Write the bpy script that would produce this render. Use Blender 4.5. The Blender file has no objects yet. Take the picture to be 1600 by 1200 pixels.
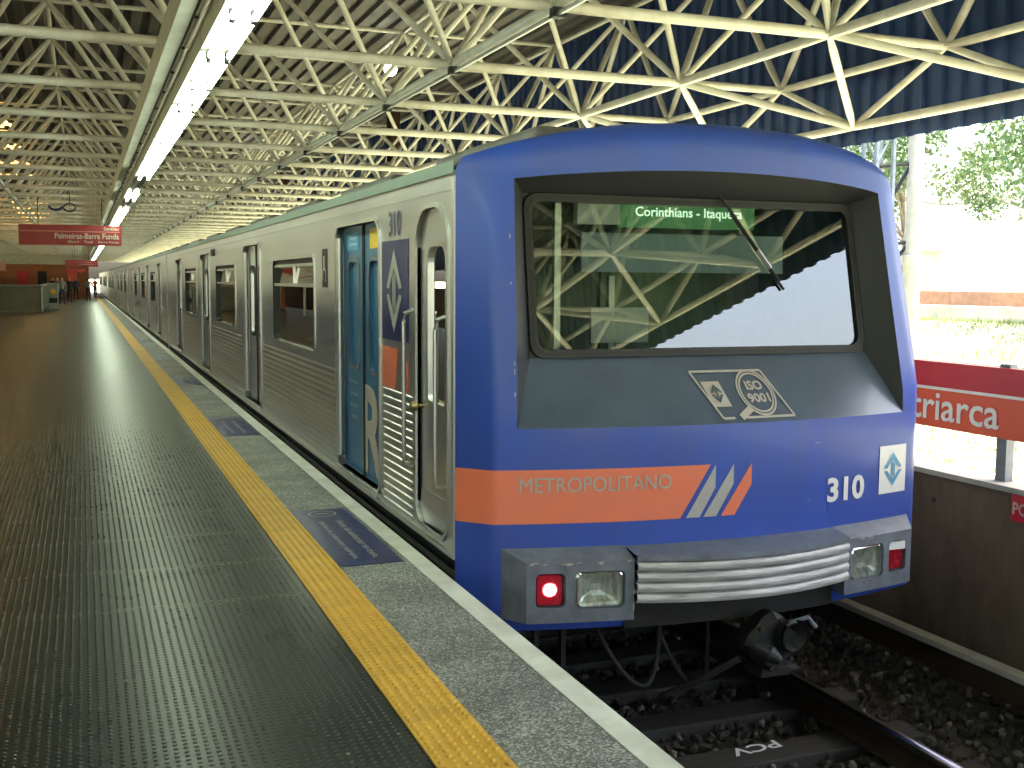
import bpy, bmesh, math, random
from math import sin, cos, pi, radians, sqrt, atan2
from mathutils import Vector, Matrix, Quaternion
random.seed(7)
S = bpy.context.scene
COL = S.collection
# ------------------------------------------------------------------ camera
cam_d = bpy.data.cameras.new('camera'); cam = bpy.data.objects.new('camera', cam_d); COL.objects.link(cam)
cam_d.sensor_width = 36.0; cam_d.lens = 36.0*1736.9/1600; cam_d.clip_start = 0.05; cam_d.clip_end = 3000
YAW, PIT, ROL = .3683, .0921, .0062
_f = Vector((sin(YAW)*cos(PIT), cos(YAW)*cos(PIT), -sin(PIT))); _r = Vector((cos(YAW), -sin(YAW), 0)); _u = _r.cross(_f)
_r2 = _r*cos(ROL)+_u*sin(ROL); _u2 = -_r*sin(ROL)+_u*cos(ROL)
cam.matrix_world = Matrix(((_r2.x, _u2.x, -_f.x, 0), (_r2.y, _u2.y, -_f.y, 0), (_r2.z, _u2.z, -_f.z, 1.6), (0, 0, 0, 1)))
S.camera = cam
# ------------------------------------------------------------------ sky, sun, exposure
SUN_EL, SUN_AZ = radians(68), radians(97)       # azimuth clockwise from +Y
W = bpy.data.worlds.new('World'); S.world = W; W.use_nodes = True
nt = W.node_tree; bg = nt.nodes['Background']
sky = nt.nodes.new('ShaderNodeTexSky'); sky.sky_type = 'NISHITA'; sky.sun_disc = False
sky.sun_elevation = SUN_EL; sky.sun_rotation = SUN_AZ; sky.dust_density = 6.0; sky.air_density = 1.2
nt.links.new(sky.outputs[0], bg.inputs[0]); bg.inputs[1].default_value = 0.15
sun_d = bpy.data.lights.new('sun', 'SUN'); sun_d.energy = 5.0; sun_d.angle = radians(0.6); sun_d.color = (1, .96, .91)
sun = bpy.data.objects.new('sun', sun_d); COL.objects.link(sun)
_sd = Vector((sin(SUN_AZ)*cos(SUN_EL), cos(SUN_AZ)*cos(SUN_EL), sin(SUN_EL)))
sun.rotation_euler = _sd.to_track_quat('Z', 'Y').to_euler()
S.view_settings.view_transform = 'Standard'; S.view_settings.look = 'None'; S.view_settings.gamma = 1
S.view_settings.exposure = 2.95
S.render.engine = 'CYCLES'
S.cycles.use_denoising = True
S.cycles.max_bounces = 6; S.cycles.diffuse_bounces = 4; S.cycles.glossy_bounces = 3; S.cycles.transparent_max_bounces = 8
S.cycles.use_adaptive_sampling = True; S.cycles.adaptive_threshold = .03
S.cycles.sample_clamp_indirect = 8
TUBE_LIGHT = 4.8

# ------------------------------------------------------------------ materials
MAT = {}
def mat(name, col, rough=.5, metal=0., var=.12, vs=3., bump=0., bs=40., spec=.5, emit=None, es=0., coat=0., stretch=(1, 1, 1), col2=None, dirt=0., coord='Object'):
    if name in MAT: return MAT[name]
    m = bpy.data.materials.new(name); m.use_nodes = True; n = m.node_tree; L = n.links
    b = n.nodes['Principled BSDF']
    b.inputs['Roughness'].default_value = rough; b.inputs['Metallic'].default_value = metal
    b.inputs['Specular IOR Level'].default_value = spec
    if coat: b.inputs['Coat Weight'].default_value = coat; b.inputs['Coat Roughness'].default_value = .12
    tc = n.nodes.new('ShaderNodeTexCoord'); mp = n.nodes.new('ShaderNodeMapping'); mp.inputs['Scale'].default_value = stretch
    L.new(tc.outputs[coord], mp.inputs[0])
    c = (*col, 1)
    if var > 0:
        ns = n.nodes.new('ShaderNodeTexNoise'); ns.inputs['Scale'].default_value = vs; ns.inputs['Detail'].default_value = 6; ns.inputs['Roughness'].default_value = .65
        L.new(mp.outputs[0], ns.inputs['Vector'])
        rp = n.nodes.new('ShaderNodeValToRGB'); rp.color_ramp.elements[0].position = .3; rp.color_ramp.elements[1].position = .7
        d = col2 if col2 else tuple(max(0, x*(1-2*var)) for x in col)
        rp.color_ramp.elements[0].color = (*d, 1); rp.color_ramp.elements[1].color = c
        L.new(ns.outputs['Fac'], rp.inputs[0]); L.new(rp.outputs[0], b.inputs['Base Color'])
        mr = n.nodes.new('ShaderNodeMapRange'); mr.inputs[3].default_value = max(.02, rough-.08); mr.inputs[4].default_value = min(1, rough+.12)
        L.new(ns.outputs['Fac'], mr.inputs[0]); L.new(mr.outputs[0], b.inputs['Roughness'])
    else: b.inputs['Base Color'].default_value = c
    if bump > 0:
        n2 = n.nodes.new('ShaderNodeTexNoise'); n2.inputs['Scale'].default_value = bs; n2.inputs['Detail'].default_value = 4
        L.new(mp.outputs[0], n2.inputs['Vector'])
        bp = n.nodes.new('ShaderNodeBump'); bp.inputs['Strength'].default_value = bump; bp.inputs['Distance'].default_value = .01
        L.new(n2.outputs['Fac'], bp.inputs['Height']); L.new(bp.outputs[0], b.inputs['Normal'])
    if emit: b.inputs['Emission Color'].default_value = (*emit, 1); b.inputs['Emission Strength'].default_value = es
    MAT[name] = m; return m

def glass(name, tint, refl=1.0, ior=1.5, rough=0.0):
    m = bpy.data.materials.new(name); m.use_nodes = True; n = m.node_tree; L = n.links
    n.nodes.remove(n.nodes['Principled BSDF'])
    tr = n.nodes.new('ShaderNodeBsdfTransparent'); tr.inputs[0].default_value = (*tint, 1)
    gl = n.nodes.new('ShaderNodeBsdfGlossy'); gl.inputs['Roughness'].default_value = rough; gl.inputs['Color'].default_value = (refl, refl, refl, 1)
    fr = n.nodes.new('ShaderNodeFresnel'); fr.inputs['IOR'].default_value = ior
    mx = n.nodes.new('ShaderNodeMixShader')
    L.new(fr.outputs[0], mx.inputs[0]); L.new(tr.outputs[0], mx.inputs[1]); L.new(gl.outputs[0], mx.inputs[2])
    L.new(mx.outputs[0], n.nodes['Material Output'].inputs[0]); MAT[name] = m; return m

cream = mat('truss_paint', (.78, .78, .73), .42, var=.14, vs=3.5, bump=.05, col2=(.55, .50, .40))
creamd = mat('channel_paint', (.55, .53, .42), .5, var=.15, vs=4)
stainless = mat('stainless', (.60, .61, .62), .30, .92, var=.05, vs=1.1, stretch=(1, 1.2, .5), bump=.012, bs=2.2)
stainless2 = mat('stainless_flute', (.56, .57, .575), .33, .92, var=.07, vs=1.5, stretch=(1, 1, 1))
alu = mat('aluminium_trim', (.60, .60, .58), .36, .95, var=.06)
blue = mat('blue_paint', (.021, .074, .44), .42, var=.12, vs=3.2, coat=.1, bump=.012, bs=5, stretch=(1, 1, .4), col2=(.032, .068, .34))
orange = mat('orange_paint', (.82, .185, .085), .40, var=.06, vs=4, coat=.2, col2=(.74, .19, .11))
charcoal = mat('charcoal_lining', (.040, .043, .048), .4, var=.1)
greyp = mat('grey_paint', (.085, .115, .165), .32, var=.12, vs=3, coat=.2, bump=.01, bs=8)
greyl = mat('light_grey_paint', (.18, .205, .25), .42, var=.22, vs=9, bump=.05, bs=25)
black = mat('black_rubber', (.012, .012, .012), .55, var=.1)
under = mat('underframe_dirt', (.022, .02, .018), .8, var=.3, vs=6, bump=.3)
silver = mat('worn_silver', (.66, .65, .64), .48, .3, var=.3, vs=10, stretch=(.4, 1, 5), bump=.1, bs=30)
white = mat('white_paint', (.78, .78, .75), .5, var=.1, vs=3.5, col2=(.52, .51, .46))
whitel = mat('white_vinyl', (.80, .80, .80), .4, var=.04)
greyt = mat('grey_vinyl', (.43, .42, .40), .45, var=.08, vs=20)
tan = mat('tan_vinyl', (.52, .47, .42), .45, var=.08, vs=20)
navy = mat('navy_vinyl', (.012, .02, .12), .35, var=.05)
adblue = mat('door_blue_film', (.045, .17, .33), .35, var=.08, vs=2)
cyan = mat('cyan_sticker', (.06, .30, .55), .4, var=.03)
yellows = mat('yellow_sticker', (.75, .52, .02), .4, var=.04)
mint = mat('mint_gutter', (.15, .23, .19), .45, var=.15, vs=4)
roofg = mat('car_roof_grey', (.16, .16, .15), .6, var=.2, vs=4)
interior = mat('car_interior', (.42, .46, .36), .6, var=.05)
floorc = mat('car_floor', (.08, .08, .08), .6)
seatm = mat('seat_plastic', (.38, .20, .10), .5)
red = mat('red_panel', (.27, .010, .014), .4, var=.05, vs=2)  # hanging sign red, darkened in the colour for their backlit faces
redl = mat('bright_red_panel', (.55, .02, .04), .4, var=.05, vs=2)
orl = mat('orange_panel', (.75, .10, .045), .4, var=.05, vs=2)
darkst = mat('dark_steel', (.018, .018, .02), .5, .3, var=.2)
rust = mat('rusty_steel', (.10, .05, .028), .75, var=.3, vs=6)
brass = mat('brass_knob', (.35, .28, .13), .35, .8)
chrome = mat('chrome', (.75, .75, .75), .12, 1, var=0)
lens_g = mat('lamp_reflector', (.66, .70, .62), .22, .35, var=.35, vs=14, stretch=(3, 1, .8))
tailm = mat('tail_lens', (.35, .006, .02), .25, var=.1, coat=.5)
tail_on = mat('tail_lens_lit', (.35, .006, .02), .25, var=.1, coat=.5, emit=(1, .01, .05), es=.010)
concrete = mat('concrete', (.17, .125, .085), .85, var=.28, vs=2.2, bump=.4, bs=18, stretch=(1, 1, .45), col2=(.065, .048, .034))
concl = mat('pale_concrete', (.42, .41, .37), .85, var=.2, vs=2, bump=.2)
deckm = mat('roof_sheet', (.10, .092, .085), .6, .2, var=.2, vs=1.2)
bluesheet = mat('blue_sheet', (.022, .06, .20), .5, .1, var=.18, vs=1.1, stretch=(1, 1, .3))
gl_win = glass('window_glass', (.42, .52, .42), .95, 1.6)
gl_scr = glass('windscreen_glass', (.78, .88, .80), 1.0, 2.15)
gl_lamp = glass('lamp_glass', (.93, .95, .93), 1, 1.4)

# skylight sheets: let sunlight through
def translucent(name, col):
    m = bpy.data.materials.new(name); m.use_nodes = True; n = m.node_tree; L = n.links
    n.nodes.remove(n.nodes['Principled BSDF'])
    d = n.nodes.new('ShaderNodeBsdfDiffuse'); d.inputs[0].default_value = (*col, 1)
    t = n.nodes.new('ShaderNodeBsdfTranslucent'); t.inputs[0].default_value = (*col, 1)
    mx = n.nodes.new('ShaderNodeMixShader'); mx.inputs[0].default_value = .5
    L.new(d.outputs[0], mx.inputs[1]); L.new(t.outputs[0], mx.inputs[2]); L.new(mx.outputs[0], n.nodes['Material Output'].inputs[0])
    MAT[name] = m; return m
amber = translucent('amber_skylight', (.75, .45, .12))

def emis(name, col, st):
    m = bpy.data.materials.new(name); m.use_nodes = True; n = m.node_tree
    b = n.nodes['Principled BSDF']; b.inputs['Base Color'].default_value = (*col, 1)
    b.inputs['Emission Color'].default_value = (*col, 1); b.inputs['Emission Strength'].default_value = st
    MAT[name] = m; return m
tube_on = emis('tube_lit', (.84, 1.0, .78), TUBE_LIGHT)
tube_off = mat('tube_unlit', (.7, .7, .68), .3, var=0)
led_core = emis('tail_led', (1.0, .10, .12), 2.0)
dest_g = emis('sign_green', (.035, .10, .035), .18)
dest_w = emis('sign_letters', (.65, .85, .65), .17)
globe_m = emis('globe_lit', (.95, 1, .9), 4)

# platform rubber: stud rows, seams and worn studs, all relief and wear on a real sheet
def rubber_mat():
    m = bpy.data.materials.new('studded_rubber'); m.use_nodes = True; n = m.node_tree; L = n.links; b = n.nodes['Principled BSDF']
    tc = n.nodes.new('ShaderNodeTexCoord'); sp = n.nodes.new('ShaderNodeSeparateXYZ'); L.new(tc.outputs['Object'], sp.inputs[0])
    def M(op, a, c=None, d=None):
        x = n.nodes.new('ShaderNodeMath'); x.operation = op
        for i, v in enumerate((a, c, d)):
            if v is None: continue
            if isinstance(v, (int, float)): x.inputs[i].default_value = v
            else: L.new(v, x.inputs[i])
        return x.outputs[0]
    P = .034
    fx = M('SUBTRACT', M('FRACT', M('DIVIDE', sp.outputs[0], P)), .5); fy = M('SUBTRACT', M('FRACT', M('DIVIDE', sp.outputs[1], P)), .5)
    rr = M('SQRT', M('ADD', M('MULTIPLY', fx, fx), M('MULTIPLY', fy, fy)))
    stud = n.nodes.new('ShaderNodeMapRange'); stud.interpolation_type = 'SMOOTHSTEP'
    stud.inputs[1].default_value = .30; stud.inputs[2].default_value = .10; stud.inputs[3].default_value = 0; stud.inputs[4].default_value = 1
    L.new(rr, stud.inputs[0])
    ns = n.nodes.new('ShaderNodeTexNoise'); ns.inputs['Scale'].default_value = 1.3; ns.inputs['Detail'].default_value = 8; ns.inputs['Roughness'].default_value = .7
    L.new(tc.outputs['Object'], ns.inputs['Vector'])
    nf = n.nodes.new('ShaderNodeTexNoise'); nf.inputs['Scale'].default_value = 60; nf.inputs['Detail'].default_value = 3; L.new(tc.outputs['Object'], nf.inputs['Vector'])
    # worn transverse joints
    wear = None
    for yy in (5.58, 6.35, 7.12, 7.85, 11.24, 11.93, 12.68, 19.2, 20.1, 28.0):
        ww = .032 if yy < 9 else .05
        d = M('ABSOLUTE', M('SUBTRACT', M('ADD', sp.outputs[1], M('MULTIPLY', M('SUBTRACT', ns.outputs['Fac'], .5), .05)), yy))
        k = M('MULTIPLY', M('LESS_THAN', d, ww), 1.0)
        wear = k if wear is None else M('MAXIMUM', wear, k)
    wear = M('MULTIPLY', wear, M('MULTIPLY', stud.outputs[0], M('MULTIPLY', M('GREATER_THAN', nf.outputs['Fac'], .47), .85)))
    # tile seams
    sx = M('LESS_THAN', M('ABSOLUTE', M('SUBTRACT', M('FRACT', M('DIVIDE', M('ADD', sp.outputs[0], .14), 1.2)), .5)), .0035)
    sy = M('LESS_THAN', M('ABSOLUTE', M('SUBTRACT', M('FRACT', M('DIVIDE', M('ADD', sp.outputs[1], .2), 1.2)), .5)), .0035)
    seam = M('MAXIMUM', sx, sy)
    rp = n.nodes.new('ShaderNodeValToRGB'); e = rp.color_ramp.elements
    e[0].position = .3; e[0].color = (.009, .012, .010, 1); e[1].position = .75; e[1].color = (.022, .027, .022, 1)
    L.new(ns.outputs['Fac'], rp.inputs[0])
    m1 = n.nodes.new('ShaderNodeMix'); m1.data_type = 'RGBA'; L.new(wear, m1.inputs[0]); L.new(rp.outputs[0], m1.inputs[6]); m1.inputs[7].default_value = (.16, .16, .12, 1)
    m2 = n.nodes.new('ShaderNodeMix'); m2.data_type = 'RGBA'; L.new(seam, m2.inputs[0]); L.new(m1.outputs[2], m2.inputs[6]); m2.inputs[7].default_value = (.006, .006, .006, 1)
    L.new(m2.outputs[2], b.inputs['Base Color'])
    r = n.nodes.new('ShaderNodeMapRange'); r.inputs[3].default_value = .27; r.inputs[4].default_value = .33; b.inputs['Specular IOR Level'].default_value = .14; L.new(ns.outputs['Fac'], r.inputs[0]); L.new(r.outputs[0], b.inputs['Roughness'])
    bp = n.nodes.new('ShaderNodeBump'); bp.inputs['Strength'].default_value = 1; bp.inputs['Distance'].default_value = .0026
    L.new(M('SUBTRACT', stud.outputs[0], seam), bp.inputs['Height']); L.new(bp.outputs[0], b.inputs['Normal'])
    return m
rubber = rubber_mat()

def speckle_mat(name, a, b_, c, sc=220.):
    m = bpy.data.materials.new(name); m.use_nodes = True; n = m.node_tree; L = n.links; b = n.nodes['Principled BSDF']
    tc = n.nodes.new('ShaderNodeTexCoord'); v = n.nodes.new('ShaderNodeTexVoronoi'); v.inputs['Scale'].default_value = sc; L.new(tc.outputs['Object'], v.inputs['Vector'])
    rp = n.nodes.new('ShaderNodeValToRGB'); rp.color_ramp.interpolation = 'CONSTANT'; e = rp.color_ramp.elements
    e[0].color = (*a, 1); e[1].position = .42; e[1].color = (*b_, 1); x = e.new(.78); x.color = (*c, 1)
    sp = n.nodes.new('ShaderNodeSeparateColor'); L.new(v.outputs['Color'], sp.inputs[0]); L.new(sp.outputs[0], rp.inputs[0])
    ns = n.nodes.new('ShaderNodeTexNoise'); ns.inputs['Scale'].default_value = 2.2; ns.inputs['Detail'].default_value = 7; L.new(tc.outputs['Object'], ns.inputs['Vector'])
    r2 = n.nodes.new('ShaderNodeMapRange'); r2.inputs[1].default_value = .3; r2.inputs[2].default_value = .7; r2.inputs[3].default_value = .55; r2.inputs[4].default_value = 1.15; L.new(ns.outputs['Fac'], r2.inputs[0])
    mx = n.nodes.new('ShaderNodeVectorMath'); mx.operation = 'SCALE'; L.new(rp.outputs[0], mx.inputs[0]); L.new(r2.outputs[0], mx.inputs['Scale'])
    L.new(mx.outputs[0], b.inputs['Base Color']); b.inputs['Roughness'].default_value = .62
    bp = n.nodes.new('ShaderNodeBump'); bp.inputs['Strength'].default_value = .25; bp.inputs['Distance'].default_value = .003; L.new(sp.outputs[1], bp.inputs['Height']); L.new(bp.outputs[0], b.inputs['Normal'])
    MAT[name] = m; return m
granite = speckle_mat('granite_strip', (.12, .12, .115), (.235, .235, .225), (.44, .44, .42), 130.)
tactile = mat('yellow_tactile', (.74, .43, .045), .42, var=.12, vs=5, col2=(.55, .30, .03))
_n = tactile.node_tree; _oi = _n.nodes.new('ShaderNodeObjectInfo'); _mr = _n.nodes.new('ShaderNodeMapRange'); _mr.inputs[3].default_value = .92; _mr.inputs[4].default_value = 1.03
_n.links.new(_oi.outputs['Random'], _mr.inputs[0]); _vm = _n.nodes.new('ShaderNodeVectorMath'); _vm.operation = 'SCALE'; _b = _n.nodes['Principled BSDF']
_src = _b.inputs['Base Color'].links[0].from_socket; _n.links.new(_src, _vm.inputs[0]); _n.links.new(_mr.outputs[0], _vm.inputs['Scale']); _n.links.new(_vm.outputs[0], _b.inputs['Base Color'])
ballm = mat('ballast_stone', (.055, .048, .042), .85, var=.4, vs=9, col2=(.02, .018, .016))
ballp = mat('ballast_pale', (.24, .21, .18), .85, var=.3, vs=9)
sleepm = mat('sleeper_wood', (.045, .042, .04), .8, var=.3, vs=5, bump=.4, stretch=(.3, 3, 1))
railside = mat('rail_rust', (.045, .028, .018), .7, .3, var=.3, vs=8)
railtop = mat('rail_polished', (.80, .80, .82), .16, 1, var=.08, vs=6, stretch=(1, .05, 1))
grass_m = mat('grass_ground', (.24, .30, .10), .9, var=.3, vs=.9, bump=.5, bs=8, col2=(.42, .38, .28))
leafm = mat('leaves', (.10, .17, .06), .6, var=.35, vs=.8, col2=(.05, .10, .03), coord='Object')
leafm2 = mat('leaves_light', (.15, .22, .08), .6, var=.3, vs=.8)
barkm = mat('bark', (.24, .20, .16), .9, var=.3, vs=6)
plaster = mat('white_plaster', (.72, .70, .66), .8, var=.08)
brickw = mat('brick_red_wall', (.42, .22, .16), .85, var=.2)
brown = mat('orange_brown_wall', (.34, .11, .035), .6, var=.12, vs=1.2)
pink = mat('pink_fascia', (.55, .20, .16), .5, var=.08)
rooft = mat('grey_roof', (.30, .30, .30), .7, var=.1)
boothm = mat('booth_metal', (.17, .17, .12), .5, .3, var=.15)
boxgrey = mat('grey_enclosure', (.30, .30, .28), .5, var=.1)
skin = mat('skin', (.42, .25, .17), .55, var=0); hairm = mat('hair', (.012, .009, .007), .5, var=0)

# ------------------------------------------------------------------ mesh helpers
ORG = {}
class MB:
    def __init__(s): s.v = []; s.f = []; s.mi = []; s.cur = 0
    def add(s, vs, fs):
        o = len(s.v); s.v += [tuple(x) for x in vs]
        for f in fs: s.f.append(tuple(i+o for i in f)); s.mi.append(s.cur)
    def box(s, x0, x1, y0, y1, z0, z1):
        s.add([(x0, y0, z0), (x1, y0, z0), (x1, y1, z0), (x0, y1, z0), (x0, y0, z1), (x1, y0, z1), (x1, y1, z1), (x0, y1, z1)],
              [(3, 2, 1, 0), (4, 5, 6, 7), (0, 1, 5, 4), (1, 2, 6, 5), (2, 3, 7, 6), (3, 0, 4, 7)]); return s
    def quad(s, a, b, c, d): s.add([a, b, c, d], [(0, 1, 2, 3)]); return s
    def tube(s, pts, r, n=8, caps=True):
        pts = [Vector(p) for p in pts]; rs = r if isinstance(r, (list, tuple)) else [r]*len(pts)
        rings = []; ref = Vector((0, 0, 1))
        for i, p in enumerate(pts):
            d = (pts[min(i+1, len(pts)-1)]-pts[max(i-1, 0)]).normalized()
            a = ref if abs(d.dot(ref)) < .95 else Vector((1, 0, 0))
            u = d.cross(a).normalized(); w = d.cross(u).normalized()
            rings.append([p+(u*cos(2*pi*k/n)+w*sin(2*pi*k/n))*rs[i] for k in range(n)])
        vs = [q for rg in rings for q in rg]; fs = []
        for i in range(len(pts)-1):
            for k in range(n): fs.append((i*n+k, i*n+(k+1) % n, (i+1)*n+(k+1) % n, (i+1)*n+k))
        if caps: fs.append(tuple(range(n-1, -1, -1))); fs.append(tuple((len(pts)-1)*n+k for k in range(n)))
        s.add(vs, fs); return s
    def grid(s, fn, us, vs_):
        V = [fn(u, v) for v in vs_ for u in us]; n = len(us)
        s.add(V, [(j*n+i, j*n+i+1, (j+1)*n+i+1, (j+1)*n+i) for j in range(len(vs_)-1) for i in range(n-1)]); return s
    def poly(s, pts): s.add(pts, [tuple(range(len(pts)))]); return s
    def prism(s, pts, off):
        off = Vector(off); n = len(pts); a = [Vector(p) for p in pts]; b = [p+off for p in a]
        s.add(a+b, [tuple(range(n-1, -1, -1)), tuple(range(n, 2*n))]+[(i, (i+1) % n, n+(i+1) % n, n+i) for i in range(n)]); return s
    def build(s, name, m, parent=None, loc=None, smooth=False, bevel=0.):
        me = bpy.data.meshes.new(name)
        o_ = ORG[parent.name] if parent is not None else Vector(loc if loc else (0, 0, 0))
        me.from_pydata([(x-o_[0], y-o_[1], z-o_[2]) for x, y, z in s.v], [], s.f)
        ms = m if isinstance(m, (list, tuple)) else [m]
        for q in ms: me.materials.append(q)
        if len(ms) > 1: me.polygons.foreach_set('material_index', s.mi)
        if smooth == 'angle':
            me.polygons.foreach_set('use_smooth', [True]*len(me.polygons)); me.set_sharp_from_angle(angle=radians(32))
        elif smooth: me.polygons.foreach_set('use_smooth', [True]*len(me.polygons))
        me.update()
        ob = bpy.data.objects.new(name, me); COL.objects.link(ob)
        if parent is not None: ob.parent = parent
        else: ob.location = o_
        ORG[ob.name] = Vector(o_)
        if bevel > 0:
            b = ob.modifiers.new('bevel', 'BEVEL'); b.width = bevel; b.segments = 2; b.limit_method = 'ANGLE'
        return ob
def tag(o, label, cat=None, group=None, kind=None):
    if label: o['label'] = label
    if cat: o['category'] = cat
    if group: o['group'] = group
    if kind: o['kind'] = kind
    return o
def struct(o, label=None, cat=None):
    o['kind'] = 'structure'
    if label: o['label'] = label
    if cat: o['category'] = cat
    return o
def thing(name, label, cat, loc=(0, 0, 0), group=None):
    o = bpy.data.objects.new(name, None); COL.objects.link(o); o.location = loc; o.empty_display_size = .2
    ORG[o.name] = Vector(loc); return tag(o, label, cat, group)
def copy_tree(o, parent=None, delta=(0, 0, 0)):
    c = o.copy(); COL.objects.link(c)
    if parent is not None: c.parent = parent
    else: c.location = Vector(o.location)+Vector(delta)
    ORG[c.name] = Vector(ORG[o.name])+Vector(delta)
    for ch in o.children: copy_tree(ch, c, delta)
    return c
_tc = {}
def text_geo(body, size, bold=0., sx=1.0):
    """list of verts (x,y) and faces for a line of text; origin at left baseline"""
    key = (body, size, bold, sx)
    if key in _tc: return _tc[key]
    cu = bpy.data.curves.new('t', 'FONT'); cu.body = body; cu.size = size; cu.offset = bold*size; cu.resolution_u = 3
    ob = bpy.data.objects.new('t', cu); COL.objects.link(ob); bpy.context.view_layer.update()
    me = bpy.data.meshes.new_from_object(ob.evaluated_get(bpy.context.evaluated_depsgraph_get()))
    V = [(v.co.x*sx, v.co.y) for v in me.vertices]; Fc = [tuple(p.vertices) for p in me.polygons]
    bpy.data.objects.remove(ob); bpy.data.curves.remove(cu); bpy.data.meshes.remove(me)
    _tc[key] = (V, Fc); return V, Fc
def text_fit(body, width, height, bold=0.):
    V, Fc = text_geo(body, 1.0, bold)
    x0 = min(v[0] for v in V); x1 = max(v[0] for v in V); y0 = min(v[1] for v in V); y1 = max(v[1] for v in V)
    return [((v[0]-x0)/(x1-x0)*width, (v[1]-y0)/(y1-y0)*height) for v in V], Fc
def put_text(mb, body, width, height, fn, bold=0.):
    V, Fc = text_fit(body, width, height, bold); mb.add([fn(a, b) for a, b in V], Fc)

# rounded rectangle outline, counter-clockwise
def rrect(a0, a1, b0, b1, r, k=5):
    r = [r]*4 if not isinstance(r, (list, tuple)) else r   # bl, br, tr, tl
    out = []
    for (ca, cb, st, rr) in ((a0+r[0], b0+r[0], pi, r[0]), (a1-r[1], b0+r[1], 1.5*pi, r[1]), (a1-r[2], b1-r[2], 0, r[2]), (a0+r[3], b1-r[3], .5*pi, r[3])):
        for i in range(k+1):
            t = st+i/k*pi/2; out.append((ca+rr*cos(t), cb+rr*sin(t)))
    return out
def plate_hole(mb, P, a0, a1, b0, b1, hole, k=5):
    """flat plate with a rounded hole. P maps (a,b)->3D"""
    n = k+1; C = [(a0, b0), (a1, b0), (a1, b1), (a0, b1)]
    vs = [P(*h) for h in hole]+[P(*c) for c in C]; N = len(hole); fs = []
    for q in range(4):
        for i in range(k): fs.append((N+q, q*n+i, q*n+i+1)[::-1])
        fs.append((N+q, q*n+k, ((q+1) % 4)*n, N+(q+1) % 4)[::-1])
    mb.add(vs, fs)
def ring(mb, P, Q, outer, inner=None):
    """wall between two outlines given as mapped loops P(outer[i]) -> Q(inner[i])"""
    inner = inner or outer; N = len(outer)
    mb.add([P(*o) for o in outer]+[Q(*i) for i in inner], [(i, (i+1) % N, N+(i+1) % N, N+i) for i in range(N)])

# ================================================================== SETTING
RAILZ = -.96; XE = 1.80; YEND = 150.; Y0P = -14.
# terrain
def terr(x, y):
    if x < 6: return -1.45
    t = min(1, max(0, (x-9)/11)); t = t*t*(3-2*t)
    return -1.25+1.75*t+.12*sin(x*.7+y*.23)*t+.25*min(1, max(0, (x-30)/60))
xs = [-3000, -400, -100, -40, -14, 0, 5, 6.2]+[6.2+i*.9 for i in range(1, 30)]+[36, 45, 60, 90, 150, 400, 3000]
ys = [-3000, -400, -100]+[-60+i*6 for i in range(0, 45)]+[300, 700, 3000]
o = MB().grid(lambda x, y: (x, y, terr(x, y)), xs, ys).build('ground', grass_m, smooth=True); struct(o)
# platform body
m = MB(); m.box(-7.6, XE, Y0P, YEND, -1.4, -.002)
o = m.build('platform', concrete); struct(o)
PLATFORM = o
m = MB(); m.quad((1.297, Y0P, .002), (1.70, Y0P, .002), (1.70, YEND, .002), (1.297, YEND, .002)); m.build('granite_strip', granite, PLATFORM)
m = MB(); m.box(1.702, XE+.012, Y0P, YEND, -.06, .005); m.build('painted_edge', white, PLATFORM)
m = MB(); m.box(XE-.25, XE+.003, Y0P, YEND, -.30, -.063); m.build('edge_nosing', concrete, PLATFORM)
m = MB(); m.quad((-7.4, Y0P, .003), (1.043, Y0P, .003), (1.043, YEND, .003), (-7.4, YEND, .003)); m.build('rubber_floor', rubber, PLATFORM)
# real studs where the floor is close to the camera
WORN = (5.58, 6.35, 7.12, 7.85, 11.24, 11.93); st = MB(); n = 5; rs_ = random.Random(2)
for iy in range(int(2.6/.034), int(12.5/.034)):
    for ix in range(-70, 30):
        cx, cy = (ix+.5)*.034, (iy+.5)*.034
        if cx > 1.03 or cx < -.16*cy-.45 or (cy > 7.5 and rs_.random() < (cy-7.5)/5): continue
        hz = .0036+rs_.uniform(-.0004, .0003)
        wv = min(abs(cy+.02*sin(cx*3.1)-q) for q in WORN); st.cur = 1 if (wv < .036 and rs_.random() < .75) or rs_.random() < .004 else 0
        r1 = [(cx+.0088*cos(2*pi*k/n), cy+.0088*sin(2*pi*k/n), .0031) for k in range(n)]; r2 = [(cx+.0058*cos(2*pi*k/n), cy+.0058*sin(2*pi*k/n), .0031+hz*.75) for k in range(n)]
        st.add(r1+r2+[(cx, cy, .0031+hz)], [(k, (k+1) % n, n+(k+1) % n, n+k) for k in range(n)]+[(n+k, n+(k+1) % n, 2*n) for k in range(n)])
o = st.build('rubber_studs', [mat('rubber_stud', (.030, .036, .030), .27, var=.15, vs=2., spec=.35), mat('worn_stud', (.23, .22, .16), .5, var=.2, vs=9.)], PLATFORM, smooth=True); o['kind'] = 'stuff'
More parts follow.
